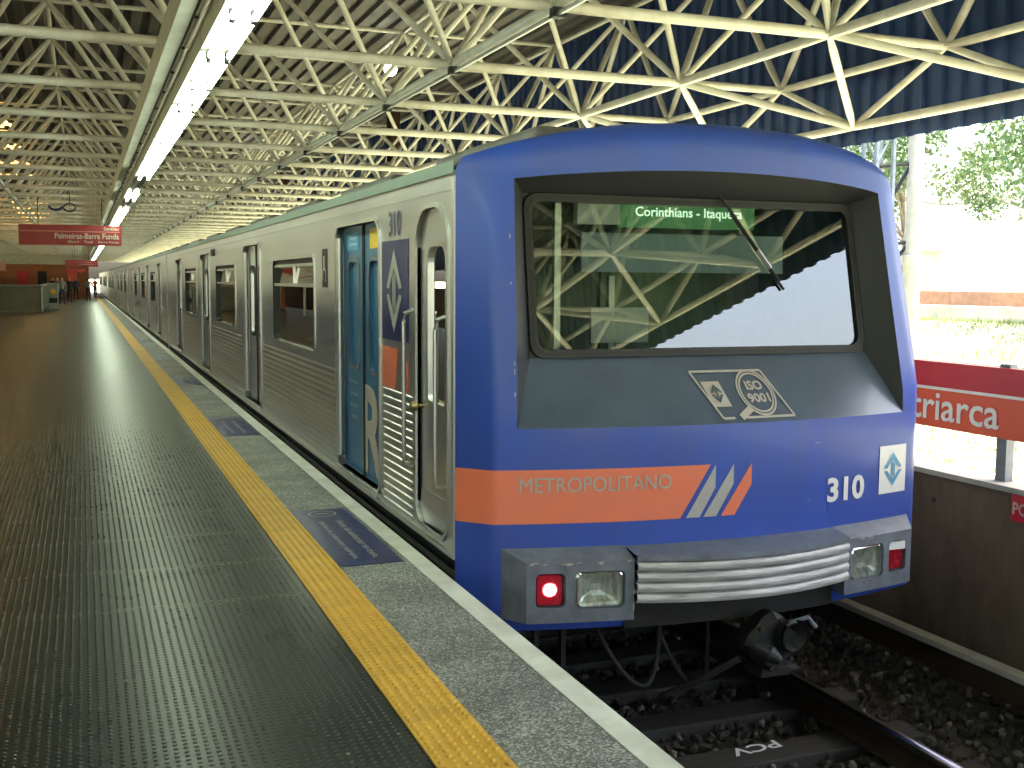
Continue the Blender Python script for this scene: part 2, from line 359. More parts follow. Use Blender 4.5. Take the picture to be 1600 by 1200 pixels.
# tactile tiles with raised domes
dm = MB(); dm.box(0, .249, 0, .249, 0, .008)
for i in range(6):
    for j in range(6):
        cx, cy = .021+i*.0414, .021+j*.0414; n = 7
        r1 = [(cx+.0125*cos(2*pi*k/n), cy+.0125*sin(2*pi*k/n), .0085) for k in range(n)]
        r2 = [(cx+.0075*cos(2*pi*k/n), cy+.0075*sin(2*pi*k/n), .0155) for k in range(n)]
        dm.add(r1+r2+[(cx, cy, .0172)], [(k, (k+1) % n, n+(k+1) % n, n+k) for k in range(n)]+[(n+k, n+(k+1) % n, 2*n) for k in range(n)])
tile0 = dm.build('tactile_tile', tactile, PLATFORM, smooth='angle'); tile0.location = (1.0455, 1.5, .001)
for i in range(1, 299):
    c = tile0.copy(); COL.objects.link(c); c.parent = PLATFORM; c.location = (1.0455, 1.5+i*.25, .001+random.uniform(0, .0008))
m = MB(); m.box(1.0455, 1.2945, 1.5+299*.25, YEND, .001, .012); m.box(1.0455, 1.2945, Y0P, 1.499, .001, .012); o = m.build('tactile_strip', tactile, PLATFORM); o['kind'] = 'stuff'
# floor notices by the doors
def notice(y0, y1, label):
    t = thing('floor_notice', label, 'floor sign', (1.49, (y0+y1)/2, .004), 'blue floor notices along the platform edge')
    MB().box(1.305, 1.675, y0, y1, .0035, .006).build('panel', navy, t)
    w = MB(); z = .0095
    Lg = (y1-y0)*.66; ys_ = y1-(y1-y0)*.26
    put_text(w, 'Antes de embarcar no trem,', Lg, .055, lambda a, b: (1.52+b, ys_-a, z), .01)
    put_text(w, 'deixe as pessoas sa\u00edrem.', Lg, .055, lambda a, b: (1.40+b, ys_-a, z), .01)
    w.build('lettering', greyt, t)
    c = MB(); R1, R2, n = .095, .083, 28; cy = y1-.17
    for k in range(n):
        a, b = 2*pi*k/n, 2*pi*(k+1)/n
        c.quad((1.49+R1*cos(a), cy+R1*sin(a), z), (1.49+R1*cos(b), cy+R1*sin(b), z), (1.49+R2*cos(b), cy+R2*sin(b), z), (1.49+R2*cos(a), cy+R2*sin(a), z))
    c.quad((1.44, cy-.012, z), (1.54, cy-.012, z), (1.54, cy+.012, z), (1.44, cy+.012, z))
    c.build('emblem', greyt, t)
for (a, b, l) in ((6.03, 7.62, 'blue floor notice nearest the camera, with white ring and two lines of lettering'), (11.57, 13.2, 'second blue floor notice from the camera, before the metro car window'),
                  (17.45, 18.95, 'third blue floor notice from the camera along the platform edge'), (22.9, 24.4, 'fourth blue floor notice from the camera along the platform edge'),
                  (29.9, 31.4, 'fifth blue floor notice from the camera, small and far'), (35.3, 36.8, 'sixth blue floor notice from the camera, tiny and far')): notice(a, b, l)

# track
TC = 3.485
o = MB().grid(lambda x, y: (x, y, -1.215+.02*sin(x*9)*sin(y*7)), [XE-.1+i*.27 for i in range(16)], [-14, 0, 20, 60, 160]).build('track_bed', ballm); struct(o); BED = o
stones = MB(); stones.cur = 0
ico = [(0, 0, 1), (.89, 0, .45), (.28, .85, .45), (-.72, .53, .45), (-.72, -.53, .45), (.28, -.85, .45), (.72, .53, -.45), (-.28, .85, -.45), (-.89, 0, -.45), (-.28, -.85, -.45), (.72, -.53, -.45), (0, 0, -1)]
icf = [(0, 1, 2), (0, 2, 3), (0, 3, 4), (0, 4, 5), (0, 5, 1), (1, 6, 2), (2, 7, 3), (3, 8, 4), (4, 9, 5), (5, 10, 1), (2, 6, 7), (3, 7, 8), (4, 8, 9), (5, 9, 10), (1, 10, 6), (6, 11, 7), (7, 11, 8), (8, 11, 9), (9, 11, 10), (10, 11, 6)]
def stone(x, y, z, r):
    q = Quaternion((random.random()-.5, random.random()-.5, random.random()-.5, random.random()-.5)).normalized()
    sc = (r*random.uniform(.7, 1.25), r*random.uniform(.7, 1.2), r*random.uniform(.5, .95))
    vs = []
    for v in ico:
        k = random.uniform(.78, 1.18); w = q @ Vector((v[0]*sc[0]*k, v[1]*sc[1]*k, v[2]*sc[2]*k)); vs.append((x+w.x, y+w.y, z+w.z))
    stones.cur = 1 if random.random() < .09 else 0
    stones.add(vs, icf)
for i in range(9000):
    y = 3.0+(random.random()**1.5)*9.5; x = random.uniform(2.3, 5.75)
    stone(x, y, -1.205+random.uniform(-.02, .035), random.uniform(.02, .042))
o = stones.build('ballast', [ballm, ballp]); tag(o, 'dark crushed stone ballast lying between the rails', 'ballast', kind='stuff')
for i in range(60):
    y = 3.35+i*.62
    m = MB(); m.box(TC-1.25, TC+1.25, y, y+.24, -1.25, -1.135); s_ = m.build('sleeper', sleepm, BED, bevel=.012)
w = MB(); put_text(w, 'PCV', .34, .10, lambda a, b: (3.80-a, 5.42+.03*(1-a/.34)-b*1.0, -1.132), .02); w.build('painted_mark', whitel, BED)
def rail(x, name):
    pr = [(-.07, 0), (.07, 0), (.07, .012), (.012, .03), (.012, .11), (.034, .122), (.034, .150), (.031, .158), (.024, .160), (-.022, .1545), (-.030, .150), (-.034, .143), (-.034, .122), (-.012, .11), (-.012, .03), (-.07, .012)]
    m = MB(); z0 = RAILZ-.16; N = len(pr)
    ysr = [-14, YEND]
    m.add([(x+a, y, z0+b) for y in ysr for a, b in pr], [(i, (i+1) % N, N+(i+1) % N, N+i) for i in range(N)]+[tuple(range(N))[::-1], tuple(range(N, 2*N))])
    m.mi = [1 if i in (6, 7, 8, 9, 10) else 0 for i in range(N)]+[0, 0]
    m.build(name, [railside, railtop], BED, smooth='angle')
rail(TC-.80, 'rail'); rail(TC+.80, 'rail')
# third rail with brackets
t = thing('third_rail', 'steel power rail on brackets beside the concrete parapet', 'rail', (5.36, 0, -1.2))
m = MB(); m.box(5.30, 5.40, -14, YEND, -.84, -.80); m.build('cover_board', concl, t)
m = MB(); m.box(5.315, 5.385, -14, YEND, -1.0, -.86); m.build('conductor', railside, t)
for i in range(14): MB().box(5.32, 5.38, 2.5+i*2.4, 2.62+i*2.4, -1.25, -1.0).build('bracket', darkst, t)

# parapet wall, its panels
t = thing('parapet_wall', 'stained brown concrete parapet with pale coping beyond the track', 'wall', (5.9, 0, -1.4))
for i in range(30):
    y = -14+i*5.5; m = MB(); m.box(5.80, 6.0, y, y+5.49, -1.5, .205); m.build('wall_panel', concrete, t)
for i in range(30): MB().box(5.77, 6.03, -14+i*5.5+.002, -14+i*5.5+5.488, .207, .245).build('coping', concl, t)
MB().tube([(5.797, 6.40, .02), (5.83, 6.40, .02)], .022, 10).build('weep_hole', black, t)
t = thing('small_red_plate', 'small red plate with pale letters on the parapet at the right edge', 'sign', (5.79, 5.45, .1))
MB().box(5.785, 5.797, 5.10, 5.66, .02, .20).build('plate', redl, t)
w = MB(); put_text(w, 'PO', .13, .085, lambda a, b: (5.783, 5.645-a, .065+b), .02); w.build('lettering', tan, t)
t = thing('station_name_board', 'red and orange station name board on posts above the parapet', 'sign', (5.9, 6, .245))
MB().box(5.86, 5.90, 3.4, 9.4, .545, 1.03).build('board', orl, t)
MB().box(5.853, 5.859, 3.4, 9.4, .845, 1.03).build('red_band', redl, t)
MB().box(5.850, 5.858, 3.4, 9.4, .825, .846).build('white_line', whitel, t)
w = MB(); put_text(w, 'Patriarca', 1.16, .215, lambda a, b: (5.852, 7.03-a, .60+b), .012); w.build('lettering', whitel, t)
for y in (3.9, 5.87, 8.9):
    MB().box(5.885, 5.955, y-.045, y+.045, .246, 1.055).build('post', greyl, t)

# far side of island platform: second track side and its parapet, raised to hold back daylight
o = MB().grid(lambda x, y: (x, y, -1.2), [-12, -7.5], [-14, 160]).build('second_track_bed', ballm); struct(o)
t = thing('far_parapet', 'concrete parapet beyond the second track on the left, raised to hold back daylight', 'wall', (-11.9, 0, -1.4))
MB().box(-12.1, -11.9, -14, 155, -1.5, 1.25).build('wall_panel', concrete, t)

# ================================================================== ROOF
ZB, ZT, PX = 3.6, 5.2, 2.4
BX = [.87+PX*i for i in range(-5, 3)]           # bottom chord lines (last 5.67)
EX = 6.87                                       # edge line
TX = [-.33+PX*i for i in range(-4, 4)]          # top chord lines (last 6.87)
YB = [7.65+PX*j for j in range(-8, 56)]
# corrugated deck
def corr(x):
    k = (x/.26) % 1.0; return 0 if k < .42 else (.055 if .5 < k < .92 else (.055*(k-.42)/.08 if k <= .5 else .055*(1-(k-.92)/.08)))
def deck(x0, x1, y0, y1, name, mtl, parent=None, z=5.34):
    bx = []; x = math.floor(x0/.26)*.26
    while x < x1:
        for k in (0, .42, .5, .92):
            xx = x+k*.26
            if x0 <= xx <= x1: bx.append(xx)
        x += .26
    bx = sorted(set([x0]+bx+[x1]))
    return MB().grid(lambda x, y: (x, y, z+corr(x)), bx, [y0, y1]).build(name, mtl, parent)
roof = MB(); bxs = []
o = deck(-.9, 7.30, -14, 145, 'station_roof', deckm); tag(o, 'dark corrugated metal station roof over the truss', 'roof', kind='structure'); ROOF = o
deck(-12.3, -3.3, -14, 145, 'roof_sheet', deckm, ROOF)
deck(-3.3, -.9, -14, 20, 'roof_sheet', deckm, ROOF)
for i in range(24):
    y = 20+i*5
    deck(-3.3, -1.5, y, y+.9, 'skylight_sheet', amber, ROOF); deck(-1.5, -.9, y, y+.9, 'roof_sheet', deckm, ROOF); deck(-3.3, -.9, y+.9, y+5, 'roof_sheet', deckm, ROOF)
# fascias of blue corrugated sheet
def fascia(xf, y0, y1, name, zlo=2.97):
    ys_ = []; y = y0
    while y < y1-.01:
        for k in (0, .42, .5, .92): ys_.append((y+k*.24, 0 if k in (0, .42) else .045))
        y += .24
    ys_.append((y, 0))
    m = MB(); n = len(ys_); zz = (zlo, 5.335)
    m.add([(xf+d, y, z) for z in zz for (y, d) in ys_], [(i, i+1, n+i+1, n+i) for i in range(n-1)])
    return m.build(name, bluesheet, ROOF)
for i in range(12): fascia(7.2, -14+i*13.2, -14+(i+1)*13.2, 'fascia_sheet')
fascia(-12.4, -14, 145, 'fascia_sheet', 2.1)  # left fascia hung lower to shut out daylight from that side

# space frame
TRUSS = thing('roof_space_frame', 'cream tubular space frame truss hanging under the station roof', 'truss', (0, 8, 3.6))
def tube_mesh(Ln, r, n=8):
    m = MB(); pts = [(0, .0), (.05, .35), (.28, 1), (Ln-.28, 1), (Ln-.05, .35), (Ln, 0)]
    rings = []
    for (t_, k) in pts:
        a = r*(.45+.55*k); b = r*(.85+.15*k)
        rings.append([(a*cos(2*pi*q/n), b*sin(2*pi*q/n), t_) for q in range(n)])
    vs = [v for rg in rings for v in rg]
    fs = [(i*n+q, i*n+(q+1) % n, (i+1)*n+(q+1) % n, (i+1)*n+q) for i in range(len(pts)-1) for q in range(n)]
    fs += [tuple(range(n))[::-1], tuple(range((len(pts)-1)*n, len(pts)*n))]
    return vs, fs
bars = []
def bar(a, b, r): bars.append((Vector(a), Vector(b), r))
for j, y in enumerate(YB):
    for i, x in enumerate(BX):
        if j+1 < len(YB): bar((x, y, ZB), (x, YB[j+1], ZB), .046)
        if i+1 < len(BX): bar((x, y, ZB), (BX[i+1], y, ZB), .046)
        for sx in (-1, 1):
            for sy in (-1, 1):
                tx, ty = x+sx*1.2, y+sy*1.2
                if tx < TX[0]-.1 or (j == 0 and sy < 0) or (j == len(YB)-1 and sy > 0): continue
                bar((x, y, ZB), (tx, ty, ZT), .034)
    bar((BX[-1], y, ZB), (EX, y, ZB), .039)
    if j+1 < len(YB):
        bar((EX, y, ZB), (EX, YB[j+1], ZB), .039)
        yc = y+1.2
        bar((EX, yc, 3.08), (EX, y, ZB), .032); bar((EX, yc, 3.08), (EX, YB[j+1], ZB), .032)
        bar((EX, yc, 3.08), (BX[-1], y, ZB), .036); bar((EX, yc, 3.08), (BX[-1], YB[j+1], ZB), .036)
        if j+2 < len(YB): bar((EX, yc, 3.08), (EX, yc+PX, 3.08), .040)
        bar((EX, yc, ZT), (EX, y, ZB), .036); bar((EX, yc, ZT), (EX, YB[j+1], ZB), .036)
        for i, x in enumerate(TX):
            if j+2 < len(YB): bar((x, yc, ZT), (x, yc+PX, ZT), .03)
            if i+1 < len(TX): bar((x, yc, ZT), (TX[i+1], yc, ZT), .03)
def inview(p):
    d = p-Vector((0, 0, 1.6)); z = d.dot(_f)
    if z < .5: return None
    x = d.dot(_r2)/z*1736.9+800; y = 600-d.dot(_u2)/z*1736.9
    return (x, y, z) if -40 < x < 1640 and -40 < y < 1240 else None
vis = []
for k, (a, b, r) in enumerate(bars):
    q = [inview(a.lerp(b, t_)) for t_ in (0, .25, .5, .75, 1)]
    n_ = sum(1 for w in q if w and not (w[0] > 715 and w[1] > 250))
    if n_: vis.append((-n_*r/min(w[2] for w in q if w), k))
vis.sort(); near = set(k for _, k in vis[:296])
tm = {}; rest = MB()
for k, (a, b, r) in enumerate(bars):
    Ln = (b-a).length; key = (round(Ln, 2), r)
    if key not in tm:
        vs, fs = tube_mesh(Ln, r); me = bpy.data.meshes.new('tube'); me.from_pydata(vs, [], fs); me.materials.append(cream)
        me.polygons.foreach_set('use_smooth', [True]*len(me.polygons)); me.set_sharp_from_angle(angle=radians(60)); tm[key] = (me, vs, fs)
    me, vs, fs = tm[key]
    q = (b-a).to_track_quat('Z', 'Y')
    if k in near:
        ob = bpy.data.objects.new('tube', me); COL.objects.link(ob); ob.parent = TRUSS; ob.location = a-Vector(TRUSS.location); ob.rotation_mode = 'QUATERNION'; ob.rotation_quaternion = q
    else:
        M_ = q.to_matrix(); rest.add([tuple(a+M_ @ Vector(v)) for v in vs], fs)
o = rest.build('tube_mass', cream, TRUSS, smooth='angle'); o['kind'] = 'stuff'
m = MB()
for y in YB:
    for x in BX+[EX]:
        m.box(x-.05, x+.05, y-.05, y+.05, ZB-.012, ZB+.012)
o = m.build('node_plates', creamd, TRUSS); o['kind'] = 'stuff'
# columns carrying the roof edge
for i, y in enumerate((-4.4, 10.0, 24.4, 38.8, 53.2, 67.6, 82)):
    if i < 2: continue
    t = thing('roof_column', 'dark column with pale base beyond the train, number %s from the cab' % ('one two three four five'.split()[i-2]), 'column', (6.55, y, -1.4), 'columns along the outer roof edge')
    MB().box(6.35, 6.75, y-.3, y+.3, -1.4, 4.2).build('concrete_shaft', concl, t)
    m = MB(); m.box(6.45, 6.65, y-.2, y-.17, 4.2, 5.3); m.box(6.45, 6.65, y+.17, y+.2, 4.2, 5.3); m.box(6.54, 6.56, y-.17, y+.17, 4.2, 5.3); m.build('steel_head', rust, t)
for i, y in enumerate((16.8, 31.2, 45.6)):
    t = thing('globe_lamp', 'small lit globe lamp high in the truss, number %s from the cab' % ('one two three'.split()[i]), 'lamp', (4.47, y, 4.8), 'globe lamps in the truss')
    b = bmesh.new(); bmesh.ops.create_uvsphere(b, u_segments=12, v_segments=8, radius=.10); me = bpy.data.meshes.new('globe'); b.to_mesh(me); b.free(); me.materials.append(globe_m)
    me.polygons.foreach_set('use_smooth', [True]*len(me.polygons))
    g = bpy.data.objects.new('globe', me); COL.objects.link(g); g.parent = t
    MB().tube([(4.47, y, 4.88), (4.47, y, 5.2)], .015, 6).build('stem', darkst, t)

# fluorescent luminaires in a row
XL, ZL = .885, 3.06
def luminaire(y0, lit, label):
    t = thing('fluorescent_luminaire', label, 'light', (XL, y0+1.2, ZL+.1), 'row of fluorescent luminaires over the platform')
    m = MB(); m.box(XL-.115, XL+.115, y0+.01, y0+2.39, ZL+.045, ZL+.20); m.build('housing', creamd, t)
    for sx in (-1, 1):
        for k in range(2):
            ya = y0+.05+k*1.17; tb = MB().tube([(XL+sx*.06, ya+.03, ZL), (XL+sx*.06, ya+1.11, ZL)], .019, 10).build('tube', tube_on if lit else tube_off, t, smooth='angle')
            m = MB(); m.box(XL+sx*.06-.014, XL+sx*.06+.014, ya, ya+.028, ZL-.022, ZL+.046); m.build('lamp_holder', darkst, tb); MB().box(XL+sx*.06-.014, XL+sx*.06+.014, ya+1.112, ya+1.14, ZL-.022, ZL+.046).build('lamp_holder', darkst, tb)
    for yy in (y0+.5, y0+1.9): MB().tube([(XL, yy, ZL+.2), (XL+.03, yy, ZB-.05)], .008, 5).build('hanger', darkst, t)
_ones = ' first second third fourth fifth sixth seventh eighth ninth'.split(' ')[1:]
names = 'first second third fourth fifth sixth seventh eighth ninth tenth eleventh twelfth thirteenth fourteenth fifteenth sixteenth seventeenth eighteenth nineteenth'.split()+['twentieth']+['twenty '+q for q in _ones]+['thirtieth']+['thirty '+q for q in _ones]+['fortieth']
yl = .48; cnt = 0
while cnt < 40:
    vis_ = True
    unlit = 15.0 < yl < 18.5 or 22.0 < yl < 22.5
    lab = 'fluorescent luminaire, %s in the row from the camera%s' % (names[cnt] if cnt < len(names) else 'far', ', unlit' if unlit else '') if vis_ else 'lit fluorescent luminaire over the platform behind the camera'
    if cnt < len(names): luminaire(yl, not unlit, lab)
    else: luminaire(yl, True, 'tiny far fluorescent luminaire near the end of the lit row')
    if vis_: cnt += 1
    yl += 2.42
t = thing('cable_tray', 'cream cable tray and conduits running beside the fluorescent row', 'cable tray', (.62, 0, 3.3))
m = MB(); m.box(.585, .60, -12, 120, 3.22, 3.42); m.box(.60, .68, -12, 120, 3.22, 3.232); m.build('tray', creamd, t)
for k, (dx, dz, r) in enumerate(((.63, 3.30, .016), (.655, 3.262, .012), (.80, 3.5, .018))): MB().tube([(dx, -12, dz), (dx, 120, dz)], r, 6).build('conduit', darkst if k else greyl, t)
for j in range(30):
    y = 4.0+j*1.2; MB().tube([(.59, y, 3.40), (.72, y, 3.56), (.87, y, 3.55)], .012, 5).build('tray_clip', darkst, t)
t = thing('conduit_run', 'thin pale conduit strapped under the truss chord above the platform edge', 'conduit', (3.27, 0, 3.52))
MB().tube([(3.24, -12, 3.515), (3.24, 120, 3.515)], .018, 6).build('pipe', alu, t)
for j in range(24):
    y = YB[8]+j*PX; MB().box(3.20, 3.29, y-.14, y-.06, 3.49, 3.56).build('clamp', darkst, t)

# ================================================================== TRAIN
XS, XR, HW = 1.90, 5.07, 1.585
Z0, Z1 = .05, 2.20
def roofz(s): return 2.255+.27*(1-abs(s/HW)**2.2)
def wall_side(mb, x, sgn, cells, ya, yb, depth=.055):
    """cells: list of (y0,y1,hole or None); hole = outline in (y,z)"""
    def P(a, b): return (x, a, b)
    def Q(a, b): return (x+sgn*depth, a, b)
    for (a, b, hole) in cells:
        if hole is None: mb.quad(P(a, Z0), P(b, Z0), P(b, Z1), P(a, Z1))
        else:
            plate_hole(mb, P, a, b, Z0, Z1, hole); mb.cur = 1 if min(h[1] for h in hole) > .5 else 0; ring(mb, P, Q, hole); mb.cur = 0
FLUTES = [(.115+.0535*k) for k in range(15)]
def flutes(mb, x, ya, yb, dep=.62):
    for z in FLUTES:
        pr = [(0, -.019), (.007, -.013), (.009, 0), (.007, .013), (0, .019)]
        n = len(pr)
        st = [(ya, .0), (ya+.012, .75), (ya+.03, 1), (yb-.03, 1), (yb-.012, .75), (yb, .0)]
        vs = [(x-.001-d*k*dep, y, z+h*(.4+.6*k)) for (y, k) in st for d, h in pr]
        mb.add(vs, [(i*n+j, i*n+j+1, (i+1)*n+j+1, (i+1)*n+j) for i in range(len(st)-1) for j in range(n-1)])
def outline_frame(mb, x, o_out, o_in, d, inner=True):
    ring(mb, lambda a, b: (x-d, a, b), lambda a, b: (x-d, a, b), o_out, o_in)
    ring(mb, lambda a, b: (x+.001, a, b), lambda a, b: (x-d, a, b), o_out)
    if inner: ring(mb, lambda a, b: (x-d, a, b), lambda a, b: (x+.05, a, b), o_in)

def build_car(ya, L, doors, wins, cab, label, group='cars of the metro train'):
    yb = ya+L
    car = thing('metro_car', label, 'train car', (TC, ya, RAILZ), group)
    dw, dz0, dz1 = .69, .13, 2.01
    holes = []
    for d in doors: holes.append((d-dw-.06, d+dw+.06, rrect(d-dw, d+dw, dz0, dz1, [.10, .10, .12, .12])))
    for w in wins: holes.append((w-1.22, w+1.22, rrect(w-1.15, w+1.15, .94, 1.83, .10)))
    lh = list(holes)
    if cab: lh.append((5.86, 6.60, rrect(5.92, 6.53, .13, 2.02, [.12, .12, .22, .22])))
    def cells(hs):
        hs = sorted(hs, key=lambda h: h[0]); out = []; y = ya
        for h in hs:
            if h[0] > y+.001: out.append((y, h[0], None))
            out.append(h); y = h[1]
        if y < yb: out.append((y, yb, None))
        return out
    m = MB(); wall_side(m, XS, 1, cells(lh), ya, yb); m.build('side_wall', [stainless, black], car)
    m = MB(); wall_side(m, XR, -1, cells(holes), ya, yb); m.build('far_side_wall', [stainless, black], car)
    # fluted lower panels
    edges = sorted([(d-dw-.07, d+dw+.07) for d in doors]+([(5.86, 6.60)] if cab else []))
    y = ya+.05
    for (a, b) in edges+[(yb-.05, yb)]:
        if a-y > .3:
            m = MB(); flutes(m, XS, y+.015, a-.015, 1.1 if a-y < 1.2 else .62); m.build('fluted_panel', stainless2, car, smooth='angle')
        y = b
    # lower sill rail, seam line, gutter
    m = MB(); m.box(XS-.012, XS-.001, ya, yb, .052, .078); m.build('sill_rail', alu, car)
    m = MB(); m.box(XS-.004, XS-.001, ya+.01, yb, 2.095, 2.103); m.build('seam_strip', greyt, car)
    m = MB()
    m.add([(XS-.012, y_, z_) for y_ in (ya, yb) for z_ in (2.195, 2.25)]+[(XS+.03, y_, 2.266) for y_ in (ya, yb)], [(0, 1, 3, 2), (1, 4, 5, 3)])
    m.box(XS-.014, XS-.002, ya, yb, 2.183, 2.196); m.build('gutter', mint, car)
    # roof, ends, interior
    ss = [-HW+2*HW*i/24 for i in range(25)]
    m = MB(); m.grid(lambda s, y_: (TC+s, y_, roofz(s) if abs(s) < HW-.001 else 2.20), ss, [ya+.001, yb]); m.build('roof', roofg, car, smooth=True)
    for k in range(int(L//3.6)):
        y_ = ya+.9+k*3.6; m = MB(); m.box(TC-.75, TC+.75, y_, y_+2.2, 2.46, 2.60); m.build('roof_ventilator', roofg, car, bevel=.04)
    for y_ in ((yb,) if cab else (ya, yb)): MB().poly([(TC+s, y_, roofz(s) if abs(s) < HW-.001 else 2.2) for s in ss]+[(XR, y_, -.2), (XS, y_, -.2)]).build('end_wall', stainless, car)
    m = MB(); y1_ = ya+1.2 if cab else ya+.02
    m.quad((XS+.1, y1_, .08), (XR-.1, y1_, .08), (XR-.1, yb-.02, .08), (XS+.1, yb-.02, .08)); m.build('floor', floorc, car)
    m = MB(); m.quad((XS+.1, y1_, 2.17), (XR-.1, y1_, 2.17), (XR-.1, yb-.02, 2.17), (XS+.1, yb-.02, 2.17))
    m.quad((XS+.1, yb-.05, .08), (XR-.1, yb-.05, .08), (XR-.1, yb-.05, 2.17), (XS+.1, yb-.05, 2.17)); m.build('interior_lining', interior, car)
    for w in wins:
        for (xa, xb_) in ((XS+.16, XS+.6), (XR-.6, XR-.16)):
            m = MB(); m.box(xa, xb_, w-1.0, w+1.0, .45, .52); m.box(xa if xa < TC else xb_-.06, xa+.06 if xa < TC else xb_, w-1.0, w+1.0, .52, .98); m.box(xa+.1, xb_-.1, w-.9, w+.9, .09, .45)
            m.build('bench_seat', seatm, car, bevel=.02)
    for d in doors:
        for dd in (-.55, .55): MB().tube([(XS+.45, d+dd, .09), (XS+.45, d+dd, 2.16)], .018, 6).build('grab_pole', alu, car, smooth='angle')
    # windows
    for w in wins:
        oo = rrect(w-1.15, w+1.15, .94, 1.83, .10); oi = rrect(w-1.11, w+1.11, .975, 1.80, .08); m = MB(); outline_frame(m, XS, oo, oi, .010, False)
        wo = m.build('window', alu, car, smooth='angle')
        m = MB(); ring(m, lambda a, b: (XS-.0098, a, b), lambda a, b: (XS+.06, a, b), oi); m.build('window_seal', black, wo)
        MB().box(XS+.012, XS+.04, w-1.12, w+1.12, 1.755, 1.81).build('header', black, wo)
        MB().box(XS+.006, XS+.035, w-1.12, w+1.12, 1.535, 1.565).build('glazing_bar', alu, wo); MB().box(XS+.008, XS+.033, w-1.12, w+1.12, 1.728, 1.754).build('glazing_bar', alu, wo); MB().box(XS+.010, XS+.036, w-.012, w+.012, 1.566, 1.727).build('glazing_bar', alu, wo)
        MB().quad((XS+.028, w-1.12, .97), (XS+.028, w+1.12, .97), (XS+.028, w+1.12, 1.535), (XS+.028, w-1.12, 1.535)).build('pane', gl_win, wo)
        for s_ in (-1, 1):
            a, b = (w-1.12, w-.013) if s_ < 0 else (w+.013, w+1.12)
            MB().quad((XS+.028, a, 1.566), (XS+.028, b, 1.566), (XS+.045, b, 1.728), (XS+.045, a, 1.728)).build('pane', gl_win, wo)
        MB().quad((XR-.03, w-1.13, .95), (XR-.03, w+1.13, .95), (XR-.03, w+1.13, 1.82), (XR-.03, w-1.13, 1.82)).build('far_pane', gl_win, wo)
    # doors
    for k, d in enumerate(doors):
        ad = cab and k == 0
        oo = rrect(d-dw-.022, d+dw+.022, dz0-.022, dz1+.022, [.12, .12, .14, .14]); oi = rrect(d-dw, d+dw, dz0, dz1, [.10, .10, .12, .12])
        m = MB(); outline_frame(m, XS, oo, oi, .016); m.build('door_frame', alu, car, smooth='angle')
        for s_ in (-1, 1):
            a, b = (d-dw-.05, d-.006) if s_ < 0 else (d+.006, d+dw+.05)
            ym = d+s_*.34; hole = rrect(ym-.19, ym+.19, .93, 1.76, .085)
            m = MB(); xd = XS+.058; P = lambda p, q, xd=xd: (xd, p, q)
            plate_hole(m, P, a, b, .10, 2.05, hole); ring(m, P, lambda p, q: (xd+.035, p, q), hole)
            lf = m.build('door_leaf', adblue if ad else stainless, car)
            hi = rrect(ym-.17, ym+.17, .95, 1.74, .07); m = MB(); ring(m, lambda p, q: (xd-.008, p, q), lambda p, q: (xd-.008, p, q), rrect(ym-.205, ym+.205, .915, 1.775, .10), hi)
            ring(m, lambda p, q: (xd+.001, p, q), lambda p, q: (xd-.008, p, q), rrect(ym-.205, ym+.205, .915, 1.775, .10)); m.build('window_gasket', darkst if not ad else greyl, lf)
            MB().quad((xd+.02, ym-.19, .93), (xd+.02, ym+.19, .93), (xd+.02, ym+.19, 1.76), (xd+.02, ym-.19, 1.76)).build('pane', adblue if ad else gl_win, lf)
            MB().box(xd-.012, xd-.001, d+s_*.007, d+s_*.022, .11, 2.04).build('edge_seal', black, lf)
            if s_ < 0: MB().box(xd-.004, xd-.001, ym-.13, ym+.15, 1.83, 1.97).build('yellow_sticker', yellows, lf)
            elif ad:
                MB().box(xd-.004, xd-.001, ym-.18, ym+.20, 1.83, 1.96).build('cyan_sticker', cyan, lf)
                w_ = MB(); 
                for q, tx in enumerate(('N\u00e3o segure', 'as portas')): put_text(w_, tx, .22, .028, lambda a_, b_, q=q: (xd-.006, ym+.11-a_, 1.905-q*.045+b_), .01)
                w_.build('sticker_text', whitel, lf)
            m = MB(); m.box(xd-.03, xd-.003, a if s_ > 0 else b-.10, a+.10 if s_ > 0 else b, .10, .104) if False else None
        MB().tube([(XS+.012, d+dw-.036, .20), (XS+.012, d+dw-.036, 1.93)], .030, 12).build('jamb_bar', alu, car, smooth='angle')
        MB().box(XS-.03, XS+.12, d-dw, d+dw, .095, .125).build('threshold', alu, car)
        MB().box(XS+.13, XS+.16, d-dw-.2, d+dw+.2, 2.0, 2.16).build('door_header', black, car)
        if ad:
            w_ = MB(); xd = XS+.058
            P = lambda a_, b_: (xd-.005, d+.30-a_, .18+b_)
            # big white letter shape and small lines of the advert wrap
            put_text(w_, 'R', .62, .66, lambda a_, b_: (xd-.005, d+.06-a_, .17+b_), .03); w_.build('advert_letter', tan, car); w_ = MB()
            for q, tx in enumerate(('Retire aqui', 'seu bilhete', 'de volta', 'metr\u00f4')):
                put_text(w_, tx, .30-.03*q, .035, lambda a_, b_, q=q: (xd-.005, d+.52-a_-.03*q, .80-q*.09+b_), .01)
            w_.build('advert_lettering', tan, car)
    # skirt and underframe
    m = MB(); m.box(XS+.02, XR-.02, ya, yb, -.36, .048); m.build('skirt', black, car)
    for z in (-.05, -.16): MB().tube([(XS+.015, ya, z), (XS+.015, yb, z)], .022, 6).build('rub_strip', under, car)
    m = MB(); m.box(XS+.5, XR-.5, ya+1, yb-.4, -.80, -.362)
    m.build('underframe', under, car)
    for yy in (ya+2.6, ya+4.7, yb-4.7, yb-2.6):
        for xx in (TC-.80, TC+.80):
            MB().tube([(xx-.065, yy, RAILZ+.43), (xx+.065, yy, RAILZ+.43)], .43, 20).build('wheel', railside, car, smooth='angle')
    if not cab:
        MB().box(TC-.7, TC+.7, ya-.26, ya, .0, 2.2).build('gangway', black, car)
    return car
